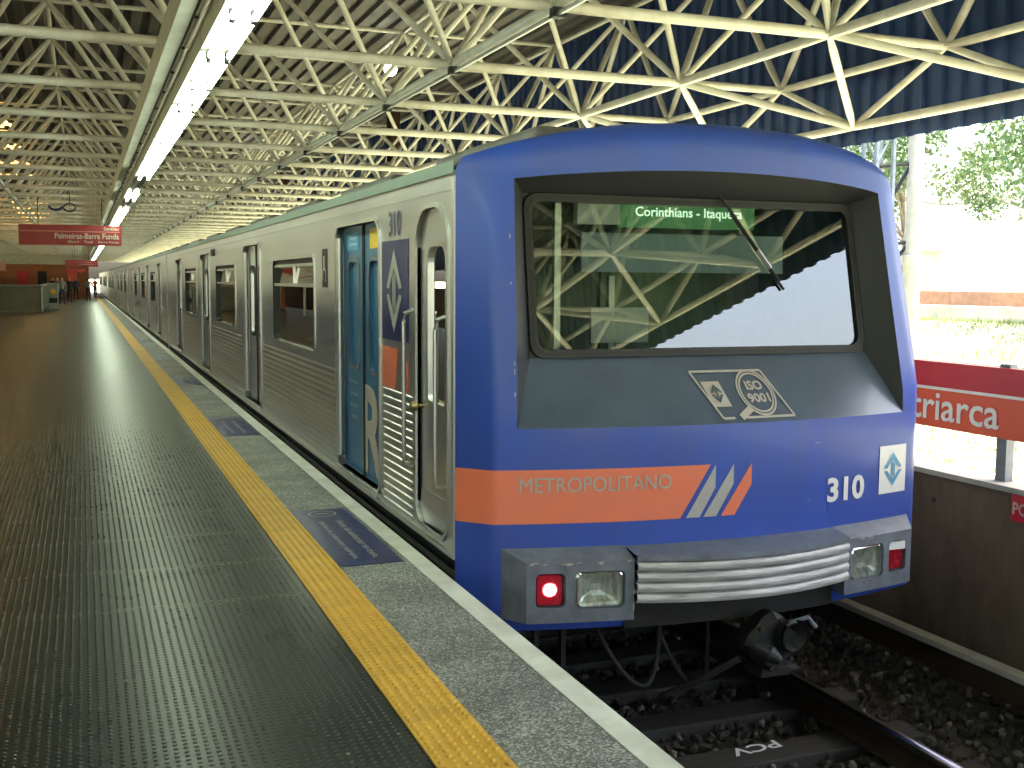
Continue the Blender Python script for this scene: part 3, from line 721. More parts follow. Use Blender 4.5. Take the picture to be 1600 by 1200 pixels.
CAB = build_car(5.79, 21.93, [8.13, 13.58, 19.03, 24.40], [10.86, 16.26, 21.62], True, 'leading stainless metro car with blue and orange cab front numbered 310')
MID = build_car(27.98, 21.8, [27.98+2.85+5.37*i for i in range(4)], [27.98+5.53+5.37*i for i in range(3)], False, 'plain stainless metro car coupled directly behind the cab car')
for i in range(1, 5):
    c = copy_tree(MID, None, (0, 22.05*i, 0)); c['label'] = '%s plain stainless metro car behind the cab car, far along the platform' % ('second', 'third', 'fourth', 'last')[i-1]

# ---- cab front
def lerp(a, b, t): t = min(1, max(0, t)); return a+(b-a)*t
def Yc(z): return lerp(5.62, 5.75, (z-.95)/1.25)
def Fr(s, z):
    a = abs(s); e = lerp(.16, .20, (z-.95)/1.25); ac = HW-e; B = lerp(.21, .13, (z-.7)/1.5); yc = Yc(z)
    if a <= ac: return yc-B*(1-(a/ac)**2)
    return lerp(yc, 5.79, (a-ac)/e)
ZAP = .80
def rec_s(z): return lerp(1.30, 1.27, (z-ZAP)/1.4)          # half width of the recess opening
def rec_top(s): return 2.235-.075*(abs(s)/1.28)**2
def glassY(z): return 5.775+.150*(z-1.17)
GS, GZ0, GZ1 = 1.15, 1.17, 2.10
pill = [0, .12, .26, .40, .5, .58, .70, .85, 1]
mids = [i/18 for i in range(19)]
def col_s(k, z, a0=HW):
    """column k across the front"""
    n = len(pill); r = rec_s(z)
    if k < n: return -a0+(a0-r)*pill[k]
    if k < n+len(mids)-2: return -r+2*r*mids[k-n+1]
    return r+(a0-r)*(1-pill[n-1-(k-(n+len(mids)-2))])
NC = len(pill)*2+len(mids)-2
def top_of(s): return roofz(s) if abs(s) < HW-.001 else 2.20
lower = [-.33, -.30, -.15, 0, .12, .25, .4, .55, .68, ZAP]
m = MB()
fr = lambda k, z: (lambda s: (TC+s, Fr(s, z)+(.015 if z < -.32 else 0), z))(col_s(k, z))
m.grid(fr, list(range(NC)), lower)
# pillars beside the recess, from apron line to header
hs = [i/10 for i in range(11)]
def zrow(s_ref, t): return ZAP+(rec_top(1.28)-ZAP)*t
for side in (0, 1):
    ks = list(range(len(pill))) if side == 0 else list(range(NC-len(pill), NC))
    m.grid(lambda k, t: (lambda z: (lambda s: (TC+s, Fr(s, z), min(z, top_of(s))))(col_s(k, z)))(zrow(0, t)), ks, hs)
# visor from header line up to the roof edge, rolling back into the roof
ROLL = .10
def visor(k, t):
    zs = rec_top(1.28); s = col_s(k, zs)
    zb = rec_top(s) if abs(s) <= 1.27 else zs
    zt = top_of(s); 
    if zt < zb+.01: zt = zb+.01
    z = zb+(zt-zb)*t
    y = Fr(s, min(z, 2.2)) ; q = max(0, (t-.55)/.45)
    y += (5.80-y)*(1-sqrt(max(0, 1-q*q)))
    return (TC+s, y, z)
m.grid(visor, list(range(NC)), [0, .15, .3, .45, .6, .7, .8, .88, .94, .98, 1])
# underside
kk = list(range(NC)); z = lower[0]
m.grid(lambda k, t: (lambda s: (TC+s, lerp(Fr(s, z)+.015, 5.79, t), z))(col_s(k, z)), kk, [0, 1])
mask = m.build('front_mask', blue, CAB, smooth='angle')
bv = None
# recess: apron, jambs, header around the glass
gl_out = rrect(-GS, GS, GZ0, GZ1, .09, 6)
n6 = 7
def recess_outer(a, b):
    """opening point matched to a glass outline point"""
    ta = a/GS
    if b <= GZ0+.09 and abs(a) < GS-.091: return (rec_s(ZAP)*ta, ZAP)
    return None
nb = 14
m = MB()
def glassline_bottom(t): a = -GS+2*GS*t; return (a, GZ0)
# apron sheet
m.grid(lambda i, t: (lambda so, ao: (TC+lerp(so, ao, t), lerp(Fr(so, ZAP), glassY(GZ0), t), lerp(ZAP, GZ0, t)))(rec_s(ZAP)*(2*i/24-1), GS*(2*i/24-1)), list(range(25)), [0, .25, .5, .75, 1])
m.build('apron', greyp, mask, smooth=True)
m = MB()
for sg in (-1, 1):
    m.grid(lambda t, q: (lambda zo, zg: (TC+sg*lerp(rec_s(zo), GS, q), lerp(Fr(sg*rec_s(zo), zo), glassY(zg), q), lerp(zo, zg, q)))(lerp(ZAP, rec_top(1.28), t), lerp(GZ0, GZ1, t)), [i/10 for i in range(11)], [0, .5, 1])
m.grid(lambda i, q: (lambda so, ao: (TC+lerp(so, ao, q), lerp(Fr(so, rec_top(so)), glassY(GZ1), q), lerp(rec_top(so) if abs(so) < 1.269 else rec_top(1.28), GZ1, q)))(1.27*(2*i/24-1), GS*(2*i/24-1)), list(range(25)), [0, .5, 1])
m.build('recess_lining', charcoal, mask, smooth='angle')
# windscreen, gasket
gin = rrect(-GS+.045, GS-.045, GZ0+.045, GZ1-.045, .07, 6)
GP = lambda d: (lambda a, b: (TC+a, glassY(b)+d, b))
m = MB(); ring(m, GP(-.022), GP(-.022), gl_out, gin); ring(m, GP(-.001), GP(-.022), rrect(-GS-.004, GS+.004, GZ0-.004, GZ1+.004, .09, 6), gl_out); ring(m, GP(-.022), GP(.03), gin)
m.build('windscreen_gasket', black, CAB, smooth='angle')
m = MB(); ring(m, GP(-.026), GP(-.026), rrect(-GS+.018, GS-.018, GZ0+.018, GZ1-.018, .085, 6), rrect(-GS+.027, GS-.027, GZ0+.027, GZ1-.027, .08, 6)); m.build('gasket_bead', darkst, CAB)
# fill of plate corners behind the gasket
m = MB(); plate_hole(m, GP(.002), -GS-.002, GS+.002, GZ0-.002, GZ1+.002, rrect(-GS+.02, GS-.02, GZ0+.02, GZ1-.02, .08, 5)); m.build('windscreen_frame', black, CAB)
m = MB(); m.add([(TC+a, glassY(b), b) for a, b in gin], [tuple(range(len(gin)))]); m.build('windscreen', gl_scr, CAB)
# wiper
wp = MB(); a_ = Vector((TC+.09, glassY(2.14)-.05, 2.15)); b_ = Vector((TC+.55, glassY(1.55)-.035, 1.56)); mid = a_.lerp(b_, .62)
wp.tube([a_, mid, b_.lerp(a_, .1)], [.010, .008, .006], 6)
wo = wp.build('wiper', black, CAB, smooth='angle'); dr = (b_-a_).normalized()
MB().tube([mid-dr*.30+Vector((0, .018, 0)), b_+Vector((0, .018, 0))], .009, 6).build('blade', black, wo)
MB().tube([mid-dr*.02, mid+dr*.12], .013, 6).build('blade_clip', alu, wo)
# cab interior
m = MB(); yb_ = 7.25
m.quad((XS+.12, yb_, .1), (XR-.12, yb_, .1), (XR-.12, yb_, 2.2), (XS+.12, yb_, 2.2)); m.quad((XS+.12, 5.9, 2.18), (XR-.12, 5.9, 2.18), (XR-.12, yb_, 2.18), (XS+.12, yb_, 2.18))
m.quad((XR-.12, 5.9, .1), (XR-.12, yb_, .1), (XR-.12, yb_, 2.2), (XR-.12, 5.9, 2.2)); m.quad((XS+.12, 6.56, .1), (XS+.12, yb_, .1), (XS+.12, yb_, 2.2), (XS+.12, 6.56, 2.2))
m.quad((XS+.1, 5.85, .1), (XR-.1, 5.85, .1), (XR-.1, yb_, .1), (XS+.1, yb_, .1)); m.build('cab_lining', mat('cab_green', (.30, .35, .27), .6, var=.1), CAB)
m = MB(); m.box(2.35, 4.7, 5.98, 6.35, .75, 1.16); m.build('console', mat('console_grey', (.10, .10, .10), .5), CAB, bevel=.03)
m = MB(); m.box(2.95, 3.35, 6.28, 6.30, 1.22, 1.44); m.build('console_screen', mat('cab_pale', (.7, .72, .74), .4, var=.03), CAB)
m = MB(); m.box(2.84, 4.30, 6.20, 6.22, 1.66, 1.90); m.build('sun_blind', mat('blind_blue', (.42, .50, .60), .5, var=.05), CAB)
MB().box(3.30, 3.34, 6.75, 6.79, .1, 1.64).build('cab_pole', alu, CAB); MB().box(2.62, 2.66, 6.1, 6.14, .1, 2.15).build('cab_pole', alu, CAB)
m = MB(); m.box(3.45, 4.5, 7.20, 7.22, 1.0, 1.75); m.build('partition_window', mat('partition_pane', (.22, .30, .16), .3, var=.1), CAB)
db = MB().box(3.03, 3.92, 5.985, 6.10, 1.93, 2.10).build('destination_box', dest_g, CAB)
w = MB(); put_text(w, 'Corinthians - Itaquera', .74, .075, lambda a, b: (3.09+a, 5.981, 1.975+b), .015); w.build('destination_text', dest_w, db)
MB().box(2.72, 3.00, 6.0, 6.06, 1.94, 2.11).build('equipment_box', mat('cab_pale'  , (.4, .4, .4)), CAB)
# livery on the front
def patch(name, mt, pts_fn, us, vs_, off=.003):
    m = MB(); m.grid(lambda u, v: (lambda s, z: (TC+s, Fr(s, z)-off, z))(*pts_fn(u, v)), us, vs_); return m.build(name, mt, mask, smooth=True)
us = [i/40 for i in range(41)]
acx = HW-.16
def stripe(u, v):
    z = .273+.30*v; e0 = -HW+.0; e1 = -.371+.186*v
    # keep a column exactly on the facet corner
    s = lerp(e0, -acx, u/.1) if u <= .1 else lerp(-acx, e1, (u-.1)/.9)
    return s, z
patch('orange_stripe', orange, stripe, us, [0, .5, 1])
def slant(s0, s1, st0, st1):
    return lambda u, v: ((s0+(s1-s0)*u)+((st0+(st1-st0)*u)-(s0+(s1-s0)*u))*v, .273+.297*v)
def slash(name, mt, bl, br, tr, tri):
    m = MB(); P = lambda s, z: (TC+s, Fr(s, z)-.003, z)
    m.poly([P(bl, .273), P(br, .273), P(tr, tri), P(tr, .570)]); m.build(name, mt, mask)
slash('grey_slash', greyt, -.335, -.25, -.152, .44); slash('grey_slash', greyt, -.226, -.144, -.034, .455); slash('orange_slash', orange, -.114, -.024, .086, .445)
def ftext(name, mt, body, s0, s1, z0, z1, bold=.02, off=.006):
    w = MB(); put_text(w, body, s1-s0, z1-z0, lambda a, b: (TC+s0+a, Fr(s0+a, z0+b)-off, z0+b), bold); return w.build(name, mt, mask)
ftext('operator_name', greyt, 'METROPOLITANO', -1.285, -.43, .447, .530, 0., .008)
ftext('fleet_number', whitel, '310', .645, .955, .290, .440, .035)
def arrows(mk, P, c0, c1, h, w_):
    """double arrow emblem: two chevrons and a shaft, in plate coordinates"""
    for sg in (1, -1):
        for sd in (1, -1):
            mk.poly([P(c0, c1+sg*h), P(c0+sd*w_, c1+sg*h*.10), P(c0+sd*w_*.66, c1+sg*h*.06), P(c0, c1+sg*h*.58)])
            mk.poly([P(c0+sd*w_*.04, c1+sg*h*.5), P(c0+sd*w_*.20, c1+sg*h*.34), P(c0+sd*w_*.20, c1), P(c0+sd*w_*.04, c1)])
patch('emblem_plate', whitel, lambda u, v: (1.09+.255*u, .297+.30*v), [i/6 for i in range(7)], [0, 1], .004)
w = MB(); arrows(w, lambda s, z: (TC+s, Fr(s, z)-.007, z), 1.2175, .447, .105, .085); w.build('emblem_arrows', cyan, mask)
# quality badge on the apron
def AP(s, z, off=.006):
    t = (z-ZAP)/(GZ0-ZAP); so = s*rec_s(ZAP)/lerp(rec_s(ZAP), GS, t); y = lerp(Fr(so, ZAP), glassY(GZ0), t); n = Vector((0, -.75, .66)); return (TC+s, y+n.y*off, z+n.z*off)
def line(mk, a, b, wd):
    d = Vector((b[0]-a[0], b[1]-a[1])).normalized(); p = Vector((-d.y, d.x))*wd/2
    k = 8
    for i in range(k):
        t0, t1 = i/k, (i+1)/k; A = Vector(a).lerp(Vector(b), t0); B_ = Vector(a).lerp(Vector(b), t1)
        mk.poly([AP(A.x-p.x, A.y-p.y), AP(B_.x-p.x, B_.y-p.y), AP(B_.x+p.x, B_.y+p.y), AP(A.x+p.x, A.y+p.y)])
bd = MB()
for a, b in (((-.185, 1.075), (.30, 1.075)), ((.30, 1.075), (.40, .825)), ((.40, .825), (.06, .825)), ((-.09, .825), (-.015, .825)), ((-.185, 1.075), (-.09, .825))): line(bd, a, b, .012)
cx, cz, R = .205, .955, .115
for R0, R1 in ((.098, .108), (.114, .124)):
    for k in range(32):
        a, b = 2*pi*k/32, 2*pi*(k+1)/32
        bd.poly([AP(cx+R0*cos(a), cz+R0*sin(a)), AP(cx+R1*cos(a), cz+R1*sin(a)), AP(cx+R1*cos(b), cz+R1*sin(b)), AP(cx+R0*cos(b), cz+R0*sin(b))])
line(bd, (.125, .875), (.03, .826), .034)
put_text(bd, 'ISO', .115, .050, lambda a, b: AP(.150+a, .968+b), .03); put_text(bd, '9001', .150, .050, lambda a, b: AP(.132+a, .900+b), .03)
bd.poly([AP(-.115, .885), AP(.0, .885), AP(-.02, 1.02), AP(-.14, 1.02)]); bd.build('quality_badge', tan, mask)
w = MB(); arrows(w, lambda s, z: AP(s, z, .012), -.068, .952, .05, .04); w.build('badge_arrows', greyp, mask)
# lamp boxes with bevelled sides
def lamp_box(sg):
    s0, s1 = (.70, 1.29)
    lb = thing if False else None
    D = .13
    def P(s, z, d): return (TC+sg*s, Fr(s, z)-d, z)
    zt, zb = .085, -.250
    ss_ = [s0+(s1-s0)*i/6 for i in range(7)]
    holes = [rrect(s0+.05, s0+.33, -.178, .03, .035), rrect(s1-.21, s1-.05, -.165, .025, .03)]
    m = MB()
    sm = s1-.25
    plate_hole(m, lambda s, z: P(s, z, D), s0, sm, zb, zt, holes[0]); plate_hole(m, lambda s, z: P(s, z, D), sm, s1, zb, zt, holes[1])
    for h in holes: ring(m, lambda s, z: P(s, z, D), lambda s, z: P(s, z, D-.05), h)
    m.grid(lambda s, t: P(s if t == 0 else lerp(s0-.0, s1+.09, (s-s0)/(s1-s0)), zt if t == 0 else zt+.055, D if t == 0 else -.002), ss_, [0, 1])
    m.grid(lambda s, t: P(s, zb, D if t == 0 else -.002), ss_, [0, 1])
    m.add([P(s1, zb, D), P(s1, zt, D), P(s1+.09, zt+.055, -.002), P(s1+.09, zb, -.002)], [(0, 1, 2, 3)])
    m.add([P(s0, zb, D), P(s0, zt, D), P(s0, zt+.055, -.02), P(s0, zb, -.02)], [(0, 1, 2, 3)])
    hb = m.build('lamp_housing', greyl, CAB)
    hl = holes[0]; c = (s0+.19, -.074)
    # headlamp: chrome bezel, reflector bowl, glass
    m = MB(); inn = [(c[0]+(a-c[0])*.88, c[1]+(b-c[1])*.88) for a, b in hl]
    ring(m, lambda s, z: P(s, z, D-.012), lambda s, z: P(s, z, D-.004), [(c[0]+(a-c[0])*.985, c[1]+(b-c[1])*.985) for a, b in hl], inn); ring(m, lambda s, z: P(s, z, D-.004), lambda s, z: P(s, z, D-.03), inn)
    m.build('headlamp_bezel', chrome, hb, smooth='angle')
    m = MB(); r_prev = inn
    for q, dd in ((.75, -.035), (.45, -.06), (.18, -.07)):
        r_n = [(c[0]+(a-c[0])*q, c[1]+(b-c[1])*q) for a, b in hl]; ring(m, lambda s, z: P(s, z, D-.03) if r_prev is inn else P(s, z, D+dprev), lambda s, z: P(s, z, D+dd), r_prev, r_n); r_prev = r_n; dprev = dd
    m.poly([P(a, b, D-.071) for a, b in r_prev]); m.build('headlamp_reflector', lens_g, hb, smooth=True)
    m = MB(); m.poly([P(a, b, D-.008) for a, b in inn]); m.build('headlamp_glass', gl_lamp, hb)
    # tail lamp
    hl = holes[1]; c2 = (s1-.13, -.07)
    m = MB(); m.poly([P(a, b, D-.045) for a, b in hl]); m.build('tail_lamp_recess', black, hb)
    m = MB(); lo = rrect(c2[0]-.066, c2[0]+.066, -.152, .012, .02); ring(m, lambda s, z: P(s, z, D-.044), lambda s, z: P(s, z, D-.02), lo); m.poly([P(a, b, D-.02) for a, b in lo]); m.build('tail_lamp_lens', tail_on if sg < 0 else tailm, hb)
    if sg < 0:
        m = MB()
        for i in range(-7, 8):
            for j in range(-7, 8):
                if i*i+j*j <= 42:
                    q = .0058; a, b = c2[0]+i*q, -.068+j*q
                    m.poly([P(a-.0024, b-.0024, D-.016), P(a+.0024, b-.0024, D-.016), P(a+.0024, b+.0024, D-.016), P(a-.0024, b+.0024, D-.016)])
        m.build('tail_lamp_diodes', led_core, hb)
    else:
        m = MB(); m.box(TC+c2[0]-.06, TC+c2[0]+.06, Fr(c2[0], 0)-D+.004, Fr(c2[0], 0)-D+.02, -.03, .018); m.build('lens_cap', whitel, hb)
for sg in (-1, 1): lamp_box(sg)
rw = random.Random(12); m = MB()
def chip(s, z, d, w_, h_): m.poly([(TC+s-w_/2, Fr(s, z)-d, z-h_*.5), (TC+s+w_/2, Fr(s, z)-d, z-h_*.3), (TC+s+w_*.35, Fr(s, z)-d, z+h_*.5), (TC+s-w_*.4, Fr(s, z)-d, z+h_*.35)])
for k in range(16): chip(rw.uniform(-1.27, -.72), .083+rw.uniform(-.012, .003), .1325, rw.uniform(.012, .06), rw.uniform(.003, .009))
for k in range(5): chip(-.703, rw.uniform(-.2, .08), .1325, .007, rw.uniform(.01, .04))
for k in range(9): chip(rw.uniform(.72, 1.26), .083+rw.uniform(-.008, .003), .1325, rw.uniform(.01, .04), rw.uniform(.003, .006))
for k in range(7): chip(-1.305-rw.uniform(0, .006), rw.uniform(.85, 1.9), .004, .006, rw.uniform(.008, .03))
for k in range(10): chip(rw.uniform(-1.38, 1.35), rw.uniform(-.2, .75), .0045, rw.uniform(.004, .05), rw.uniform(.0015, .003))
o = m.build('paint_chips', tan, mask); o['kind'] = 'stuff'
# anti-climber: ribbed bumper between the housings, with grey ledge above
def An(s, d): return Fr(s, 0)-d-.09*(1-(s/.72)**2)*(1 if d > .05 else 0)
sr = [-.70+1.40*i/20 for i in range(21)]
m = MB(); m.grid(lambda s, t: (TC+s, An(s, [-.002, .16, .16, -.002][t]), [.135, .112, .085, .085][t]), sr, [0, 1, 2, 3]); m.build('bumper_ledge', greyl, CAB, smooth='angle')
bm = MB()
for k in range(4):
    zc = .052-k*.059; pr = [(-.002, .029), (.14, .029), (.158, .022), (.166, .008), (.166, -.008), (.158, -.022), (.14, -.029), (-.002, -.029)]
    bm.grid(lambda s, t: (TC+s, An(s, pr[t][0]), zc+pr[t][1]), sr, list(range(8)))
bm.build('ribbed_bumper', silver, CAB, smooth='angle')
m = MB(); m.grid(lambda s, t: (TC+s, An(s, [.012, .012, -.25][t]), [-.15, -.334, -.336][t]), sr, [0, 1, 2]); m.build('bumper_cutout_shade', under, CAB)  # dark sheet over the mask, stands for the shaded opening below the bumper
# coupler, air hoses
cp = MB(); cp.tube([(TC+.05, 6.2, -.52), (TC+.05, 5.30, -.50)], [.09, .07], 12)
cpl = cp.build('coupler', darkst, CAB, smooth='angle')
n = 16; prof = [(.16+.03*cos(4*2*pi*k/n)*(1 if k % 2 else .6)) for k in range(n)]
m = MB(); yy = (5.34, 5.24, 5.16, 5.11); sc = (.62, .95, 1.0, .82)
m.add([(TC+.08+prof[k]*q*cos(2*pi*k/n), y_, -.41+prof[k]*q*sin(2*pi*k/n)) for y_, q in zip(yy, sc) for k in range(n)], [(i*n+k, i*n+(k+1) % n, (i+1)*n+(k+1) % n, (i+1)*n+k) for i in range(3) for k in range(n)]+[tuple(range(3*n, 4*n))])
m.build('coupler_head', darkst, cpl, smooth='angle')
m = MB(); m.tube([(TC+.16, 5.11, -.36), (TC+.16, 5.05, -.36)], [.085, .10], 18, False); m.tube([(TC+.16, 5.05, -.36), (TC+.16, 5.12, -.36)], [.08, .03], 18, False); m.build('coupler_funnel', darkst, cpl, smooth='angle')
m = MB(); m.tube([(TC-.04, 5.13, -.42), (TC+.0, 5.04, -.44), (TC+.04, 5.01, -.47)], [.055, .048, .022], 12); m.build('coupler_pin', darkst, cpl, smooth='angle')
for k in range(6): MB().tube([(TC+.08+.135*cos(k*pi/3+.3), 5.135, -.41+.135*sin(k*pi/3+.3)), (TC+.08+.135*cos(k*pi/3+.3), 5.10, -.41+.135*sin(k*pi/3+.3))], .016, 6).build('bolt', railside, cpl)
MB().box(TC+.02, TC+.22, 5.16, 5.34, -.62, -.56).build('electric_box', under, cpl, bevel=.01)
MB().tube([(TC-.10, 5.2, -.5), (TC-.28, 5.35, -.66), (TC-.40, 5.5, -.78)], .02, 8).build('uncoupling_lever', under, cpl)
MB().tube([(TC+.22, 5.2, -.33), (TC+.33, 5.17, -.30), (TC+.38, 5.16, -.36)], .014, 8).build('cable_hook', greyl, cpl)
def hose(x0, dx, z1):
    pts = []
    for k in range(15):
        t = k/14; pts.append((TC+x0+dx*t, 5.62-.22*sin(pi*t), -.34-(abs(z1)-.34)*sin(pi*t)**.8+.03*t))
    MB().tube(pts, .014, 7).build('air_hose', under, CAB, smooth=True)
for a in ((-.80, .42, -.68), (-.42, .36, -.74)): hose(*a)
for xx in (-1.2, -1.12, -.95): MB().box(TC+xx, TC+xx+.03, 5.75, 5.79, -.75, -.33).build('step_bracket', darkst, CAB)
# cab side door
m = MB(); xd = XS+.02; hole = rrect(6.02, 6.38, .88, 1.80, [.05, .05, .09, .09])
plate_hole(m, lambda a, b: (xd, a, b), 5.90, 6.55, .11, 2.04, hole); ring(m, lambda a, b: (xd, a, b), lambda a, b: (xd+.04, a, b), hole)
cdoor = m.build('cab_door', stainless, CAB)
m = MB(); outline_frame(m, XS, rrect(5.895, 6.555, .105, 2.045, [.14, .14, .24, .24]), rrect(5.92, 6.53, .13, 2.02, [.12, .12, .22, .22]), .014); m.build('door_trim', alu, cdoor, smooth='angle')
MB().quad((xd+.02, 6.0, .86), (xd+.02, 6.4, .86), (xd+.02, 6.4, 1.82), (xd+.02, 6.0, 1.82)).build('pane', gl_win, cdoor)
m = MB(); ring(m, lambda a, b: (xd-.006, a, b), lambda a, b: (xd-.006, a, b), rrect(6.0, 6.40, .86, 1.82, [.07, .07, .11, .11]), hole); m.build('window_trim', alu, cdoor)
MB().box(xd-.005, xd-.001, 5.95, 6.50, .23, .34).build('kick_plate', alu, cdoor)
kb = MB(); kb.tube([(xd-.001, 6.46, .845), (xd-.04, 6.46, .845), (xd-.05, 6.46, .845), (xd-.085, 6.46, .845)], [.012, .012, .032, .024], 12); kb.build('knob', brass, cdoor, smooth='angle')
def grab(y, za, zb_, hook):
    p = [(XS-.002, y, za), (XS-.06, y, za+.02), (XS-.065, y, za+.07), (XS-.065, y, zb_-.07), (XS-.06, y, zb_-.02), (XS-.002, y, zb_)]
    MB().tube(p, .014, 8).build('grab_rail', alu, CAB, smooth='angle')
grab(6.61, .45, 1.42, 0); grab(5.955, .42, 1.40, 0)
m = MB(); m.box(XS-.006, XS-.001, 5.80, 5.845, .06, 2.17); m.build('corner_trim', alu, CAB)
# side livery
sx_ = XS-.0045
MB().box(sx_, XS-.001, 6.72, 7.37, 1.21, 1.86).build('blue_side_panel', navy, CAB)
w = MB(); arrows(w, lambda a, b: (sx_-.003, a, b), 7.05, 1.53, .27, .19); w.build('side_emblem', greyt, CAB)
MB().prism([(sx_, 7.37, .89), (sx_, 7.05, .89), (sx_, 6.97, 1.16), (sx_, 7.37, 1.16)], (.0035, 0, 0)).build('orange_side_panel', orange, CAB); MB().prism([(sx_, 6.83, .89), (sx_, 6.74, .89), (sx_, 6.74, 1.13)], (.0035, 0, 0)).build('orange_side_panel', orange, CAB)
w = MB(); put_text(w, '310', .30, .165, lambda a, b: (sx_, 7.19-a, 1.885+b), .02); w.build('side_number', navy, CAB)
MB().box(sx_, XS-.001, 9.18, 9.38, 1.54, 1.86).build('access_sticker', darkst, CAB)
w = MB()
w.poly([(sx_-.003, 9.31, 1.80), (sx_-.003, 9.27, 1.80), (sx_-.003, 9.27, 1.68), (sx_-.003, 9.31, 1.68)])
for k in range(14):
    a, b = -pi*.2+1.5*pi*k/14, -pi*.2+1.5*pi*(k+1)/14
    w.poly([(sx_-.003, 9.28+r_*cos(t_), 1.635+r_*sin(t_)) for r_, t_ in ((.055, a), (.068, a), (.068, b), (.055, b))])
w.build('access_symbol', whitel, CAB)
m = MB(); m.box(XS-.03, XS-.002, 17.55, 17.85, 1.96, 2.06); m.build('side_indicator', black, CAB)

# the cab body leans in above the waist on the far side
def lean(o):
    me = o.data
    if me is not None:
        ox = TC; oz = RAILZ
        for v in me.vertices:
            x = v.co.x; z = v.co.z+oz
            if x > .6 and z > .95: v.co.x = x-.27*min(1.15, (z-.95)/1.25)*(x/HW)**4
        me.update()
    for c in o.children: lean(c)
lean(CAB)
# ================================================================== HANGING SIGNS
def hsign(y, x0, x1, z0, z1, label, texts, mtl):
    t = thing('hanging_sign', label, 'sign', ((x0+x1)/2, y, z0))
    MB().box(x0, x1, y, y+.12, z0, z1).build('panel', mtl, t)
    hgt = z1-z0
    MB().box(x0+.03, x1-.03, y-.006, y-.002, z0+hgt*.66, z0+hgt*.70).build('rule', pink, t)
    w = MB()
    for (tx, wd, hh, zz) in texts: put_text(w, tx, wd, hh, lambda a, b: (x1-.06-wd+a, y-.008, z0+zz+b), .015)
    if texts: w.build('lettering', tan, t)
    for xx in (x0+.45, x1-.45): MB().tube([(xx, y+.06, z1), (xx, y+.06, 3.6)], .012, 6).build('rod', darkst, t)
hsign(30, -1.42, .965, 2.43, 2.93, 'long red hanging direction sign nearest the camera on the left', [('Sentido', .36, .08, .38), ('Palmeiras-Barra Funda', 1.5, .14, .16), ('Metr\u00f4    Tietê    Barra Funda', 1.2, .055, .06)], red)
hsign(62, -.78, .80, 2.22, 2.55, 'smaller red hanging sign further along the platform', [('Sentido Itaquera', .9, .09, .06)], red)
hsign(80, -1.0, .2, 2.02, 2.24, 'low red sign over the walkway by the concourse wall', [], redl)
t = thing('platform_speaker_ring', 'dark ring shaped fitting hanging under the truss above the red sign', 'fitting', (-.6, 28, 3.2))
MB().tube([(-.22+.13*cos(2*pi*k/16), 28, 3.24+.09*sin(2*pi*k/16)) for k in range(17)], .02, 6).build('ring', darkst, t, smooth=True)
MB().tube([(-.52+.14*cos(pi+pi*k/10), 28, 3.27+.09*sin(pi+pi*k/10)) for k in range(11)], .03, 6).build('hook', navy, t, smooth=True)
MB().tube([(-.22, 28, 3.32), (-.22, 28, 3.6)], .01, 5).build('rod', darkst, t)

# ================================================================== PLATFORM FURNITURE, FAR END
t = thing('stair_enclosure', 'olive grey metal stairwell enclosure on the left of the platform', 'enclosure', (-3, 58, 0))
m = MB(); m.box(-5.2, -1.78, 57.2, 57.3, .06, 1.22); m.build('end_panel', boothm, t)
for k in range(6): MB().box(-1.86, -1.78, 57.31+k*4, 57.31+k*4+3.95, .06, 1.22).build('side_panel', boothm, t)
m = MB(); m.box(-5.25, -1.72, 57.15, 57.36, 1.222, 1.30); m.box(-1.92, -1.72, 57.362, 81, 1.222, 1.30); m.build('handrail_cap', boxgrey, t)
MB().tube([(-1.78, 57.15, .02), (-1.78, 57.15, 1.2)], .035, 8).build('corner_post', alu, t)
t = thing('ticket_machine', 'grey machine with yellow disc standing beside the stair enclosure', 'machine', (-1.35, 62, 0))
MB().box(-1.62, -1.15, 62, 62.6, 0, 1.35).build('cabinet', boxgrey, t, bevel=.03)
MB().tube([(-1.40, 61.995, .92), (-1.40, 61.97, .92)], .14, 14).build('disc', yellows, t)
MB().box(-1.6, -1.2, 61.98, 61.995, .35, .60).build('slot', black, t)
t = thing('concourse_wall', 'orange brown concourse wall closing the far end of the platform', 'wall', (-4, 100, 0))
MB().box(-7, .55, 100, 101, 0, 2.75).build('wall', brown, t)
MB().box(-7, .6, 99.8, 101.2, 2.752, 3.5).build('lintel', creamd, t)
for k, (a, b, c_) in enumerate(((-3.4, -2.7, darkst), (-4.9, -4.1, redl), (-1.1, -.4, orl))): MB().box(a, b, 99.93, 99.99, .9, 2.2).build('wall_poster', c_, t)
t = thing('kiosk_canopy', 'pale red fascia canopy with orange brown back wall at far left', 'canopy', (-5.6, 70, 0))
MB().box(-5.6, -5.3, 48, 92, 2.15, 2.75).build('fascia', pink, t)
MB().box(-6.6, -6.4, 62, 92, 0, 2.14).build('back_wall', brown, t)
for k in range(4): MB().tube([(-5.45, 50+k*12, 0), (-5.45, 50+k*12, 2.14)], .06, 8).build('post', creamd, t)
for k in range(2): MB().box(-6.39, -6.36, 70+k*8, 71.5+k*8, .8, 1.9).build('wall_poster', redl, t)

